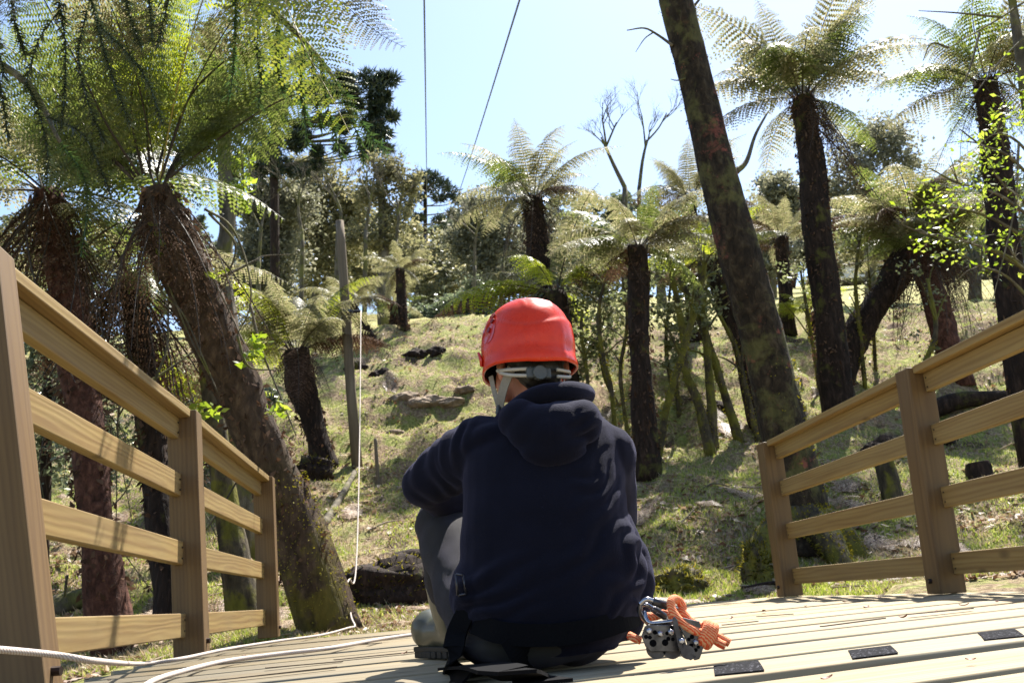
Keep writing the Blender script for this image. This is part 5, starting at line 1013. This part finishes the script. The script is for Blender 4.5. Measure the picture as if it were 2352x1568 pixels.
for k_, (x, D, s_) in enumerate(((960, 16.6, .2), (1010, 16.4, .17), (880, 15.9, .18), (820, 16.2, .2), (1650, 13.8, .16), (2010, 12.0, .25), (2110, 12.2, .3), (1960, 11.6, .22))):
    lump('clod', ['dark earth clod high on the bank left of the helmet', 'dark earth clod high on the bank close to the helmet', 'dark earth clod on the bank right of the pole', 'dark earth clod on the bank left of the pole', 'dark earth clod behind the slim mossy stems', 'dark earth clod above the right railing, middle one', 'large dark earth clod above the right railing', 'dark earth clod above the right railing, leftmost'][k_], 'earth clod', gpt(x, 900, D, -.02), (s_, s_ * .8, s_ * .7), M['bark_fern'], 31 + k_, 0, .4, 'dark earth clods')
def log(name, label, cat, pts, r_, mat, seed=0, taper=.6, n=10, jit=.2):
    P = catmull(pts, 6); mb = MB(); mb.tube(P, list(np.linspace(r_, r_ * taper, len(P))), n, jit=jit, seed=seed); return thingmesh(name, mb, mat, label, cat)
def G_(x, D, dz=0.0): return gpt(x, 1000, D, dz)
log('fallen_log', 'dark fallen log above the right railing near the edge', 'log', [G_(2130, 13.4, .05), G_(2240, 13.3, .14), G_(2440, 13.2, .16)], .13, M['bark_fern'], 1)
log('cut_stump', 'mossy upright stump seen through the right railing', 'stump', [G_(2028, 9.8, -.05), G_(2024, 9.8, .2), G_(2020, 9.8, .42)], .11, M['bark_moss'], 2, .85)
log('cut_stump', 'small black stump in the grass right of the second railing post', 'stump', [G_(2236, 10.4, -.05), G_(2234, 10.4, .08), G_(2232, 10.4, .18)], .14, M['bark_fern'], 3, .8)
log('fence_stake', 'short weathered stake standing right of the pole', 'stake', [G_(864, 12.4, -.05), G_(863, 12.4, .25), G_(862, 12.4, .55)], .025, M['pole'], 4, .9)
log('fallen_log', 'pale broken branch lying below the pole', 'branch', [G_(735, 10.4, .03), G_(770, 11.3, .05), G_(812, 12.6, .06)], .05, M['bark_grey'], 5)
log('fallen_log', 'grey log lying behind the first bay of the left railing', 'log', [G_(60, 8.4, .05), G_(170, 8.6, .08), G_(300, 8.9, .1)], .11, M['bark_grey'], 6)
log('fallen_log', 'dark rotten log lying across the slope beside the knee of the person', 'log', [G_(895, 8.9, .06), G_(950, 8.8, .1), G_(1020, 8.6, .1)], .09, M['bark_fern'], 7)
log('fallen_stick', 'dark stick lying on grass left of the right railing end', 'stick', [G_(1660, 7.6, .03), G_(1720, 7.5, .04), G_(1780, 7.4, .04)], .022, M['bark_fern'], 8)
rs = random.Random(12)
SL = ['pale stick lying on the shaded slope right of the person', 'thin stick lying across the grass below the slim stems', 'pale stick lying right of the leaning trunk foot', 'thin pale stick on the slope beneath the dark fern foot', 'grey stick lying by the mossy stump beyond the deck', 'bent stick sticking up from brown litter right of the person', 'pale stick on the slope just left of the elbow', 'thin stick on the slope between pole and elbow', 'grey stick behind the left railing, nearest the end post', 'grey stick behind the middle of the left railing', 'grey stick lying low behind the first railing bay', 'pale stick in the grass behind the right railing']
for k_, (x, D, dx, dd, r_) in enumerate(((1590, 10.2, 70, .4, .014), (1660, 10.8, 90, -.2, .012), (1990, 9.5, 110, .3, .016), (1520, 9.4, 60, .4, .012), (1610, 8.3, 80, .2, .013), (1690, 8.6, -20, .1, .012), (870, 11.6, 60, .2, .016), (840, 10.2, 70, .3, .012), (520, 8.3, 80, .4, .016), (330, 8.0, 110, .5, .02), (130, 7.8, 120, .2, .02), (2060, 8.0, 90, .3, .016))):
    up_ = .25 if k_ == 5 else .02; log('fallen_stick', SL[k_], 'stick', [G_(x, D, .015), G_(x + dx * .5, D + dd * .5, .03 + up_ * .5), G_(x + dx, D + dd, .02 + up_)], r_, M['pole'] if k_ % 3 else M['bark_grey'], k_, .5, 6)
# twigs lying everywhere, too many to count
rg = np.random.default_rng(3); mb = MB(); x, y, z = scatter(900, 6.5, 17, 77)
for a, b, c in zip(x, y, z):
    th = rg.random() * 6.28; L = .08 + .3 * rg.random() ** 2; p = Vector((a, b, c + .012)); d = Vector((math.cos(th), math.sin(th), rg.normal(0, .15))); mb.tube([p - d * L / 2, p + d * L / 2], .004 + .004 * rg.random(), 4)
thingmesh('ground_twigs', mb, M['straw'], 'small dry twigs strewn over the slope', 'twigs', False, None, 'stuff')
x, y, z = scatter(70, 6.8, 16, 91); rg = np.random.default_rng(5); Vs = []; Fs = []; nb_ = 0
me_ = fmesh('low', 'fern_dead', False, 1); N_ = len(me_.vertices); co = np.empty(N_ * 3, np.float32); me_.vertices.foreach_get('co', co); co = co.reshape(-1, 3); pf = [tuple(p.vertices) for p in me_.polygons]
for a, b, c in zip(x, y, z):
    th = rg.random() * 6.28; L = .35 + .6 * rg.random(); q = co * L; q[:, 2] = q[:, 2] * .12; X_ = a + q[:, 0] * math.cos(th) - q[:, 1] * math.sin(th); Y_ = b + q[:, 0] * math.sin(th) + q[:, 1] * math.cos(th)
    Vs.append(np.stack([X_, Y_, gz(X_, Y_) + .03 + q[:, 2]], -1)); Fs += [tuple(i + nb_ for i in f) for f in pf]; nb_ += N_
me_ = bpy.data.meshes.new('fallen_frond_litter'); me_.from_pydata(np.concatenate(Vs).tolist(), [], Fs); tag(link('fallen_frond_litter', me_, M['litter']), 'dry brown fern fronds fallen on the slope', 'fern litter', kind='stuff')
# climbing twigs and lime leaves on the big fern trunk
vn = thing('climbing_vine', 'woody vine with lime green leaves on the big leaning fern trunk', 'vine', gpt(650, 1300, 6.9)); vn.location = at(640, 1280, 6.75)
for pts in (((470, 480), (530, 520), (568, 610), (575, 700), (545, 770)), ((370, 470), (350, 560), (365, 660), (420, 720), (470, 830), (500, 900)), ((430, 480), (470, 600), (520, 700), (560, 790)), ((575, 700), (600, 800), (640, 900), (680, 1000)), ((330, 560), (380, 640), (430, 760), (480, 860)), ((545, 770), (570, 840), (630, 850)), ((480, 490), (540, 560), (520, 640), (500, 690))):
    Q = catmull([at(x_, y_, 6.45) for x_, y_ in pts], 6); mb = MB(); mb.tube(Q, list(np.linspace(.010, .004, len(Q))), 6, jit=.1); mb.build('vine_stem', M['bark_grey'], vn, smooth=True)
k = 6.4 / FPX
leafcloud('leaves', [(at(x_, y_, 6.35), (r_ * k, .1, r_ * k)) for x_, y_, r_ in ((378, 540, 26), (390, 580, 22), (600, 790, 30), (570, 820, 22), (470, 940, 24), (455, 925, 18), (640, 945, 26), (490, 620, 24), (400, 850, 18), (310, 600, 16))], 170, .032, M['leaf_lime'], vn, 5, .4, 6, .55, 0)
# ------------------------------------------------------------------ bits on the deck
M['dleaf'] = plain('deck_leaf', (.17, .055, .03), .6, .4, 0, .4, 40)
rs = random.Random(6)
def curl(px, py, s_, a):
    c = onz(px, py, .003); mb = MB(); V = []
    for i in range(5):
        u = i / 4 - .5
        for v in (-1, 0, 1): V.append((u * s_, v * s_ * .28 * (1 - (2 * u) ** 2 * .9), (abs(u) ** 2 * .7 + v * v * .12) * s_ * .8))
    mb.add(V, [(i * 3 + j, i * 3 + j + 1, (i + 1) * 3 + j + 1, (i + 1) * 3 + j) for i in range(4) for j in range(2)]); o = mb.build('fallen_leaf', M['dleaf'], None, True); o.location = c; o.rotation_euler = (rs.uniform(-.2, .2), rs.uniform(-.2, .2), a); return o
for px, py in ((2075, 1418), (2150, 1405), (2020, 1372), (2215, 1390), (1940, 1382), (1755, 1403), (1850, 1392), (2290, 1382), (1990, 1395), (2230, 1515), (1680, 1420), (700, 1498), (560, 1505), (250, 1562), (200, 1560), (1900, 1558), (780, 1470), (930, 1500)):
    tag(curl(px, py, rs.uniform(.02, .035) * (.6 if py > 1500 else 1), rs.uniform(0, 6.28)), 'small curled reddish brown leaf on the deck planks', 'leaf', 'fallen leaves on the deck')
for px, py, L in ((1960, 1428, .22), (2160, 1403, .25), (1780, 1412, .15), (700, 1525, .22), (860, 1505, .25), (640, 1545, .3), (820, 1480, .2), (1700, 1430, .14)):
    c = onz(px, py, .004); mb = MB(); mb.box((0, 0, 0), (L, .014, .003)); o = mb.build('bark_sliver', M['pole'], None); o.location = c; o.rotation_euler = (0, rs.uniform(-.02, .02), math.atan2(BD.y, BD.x) + rs.uniform(-.12, .12)); tag(o, 'thin grey sliver of wood lying along the deck planks', 'wood sliver', 'wood slivers on the deck')
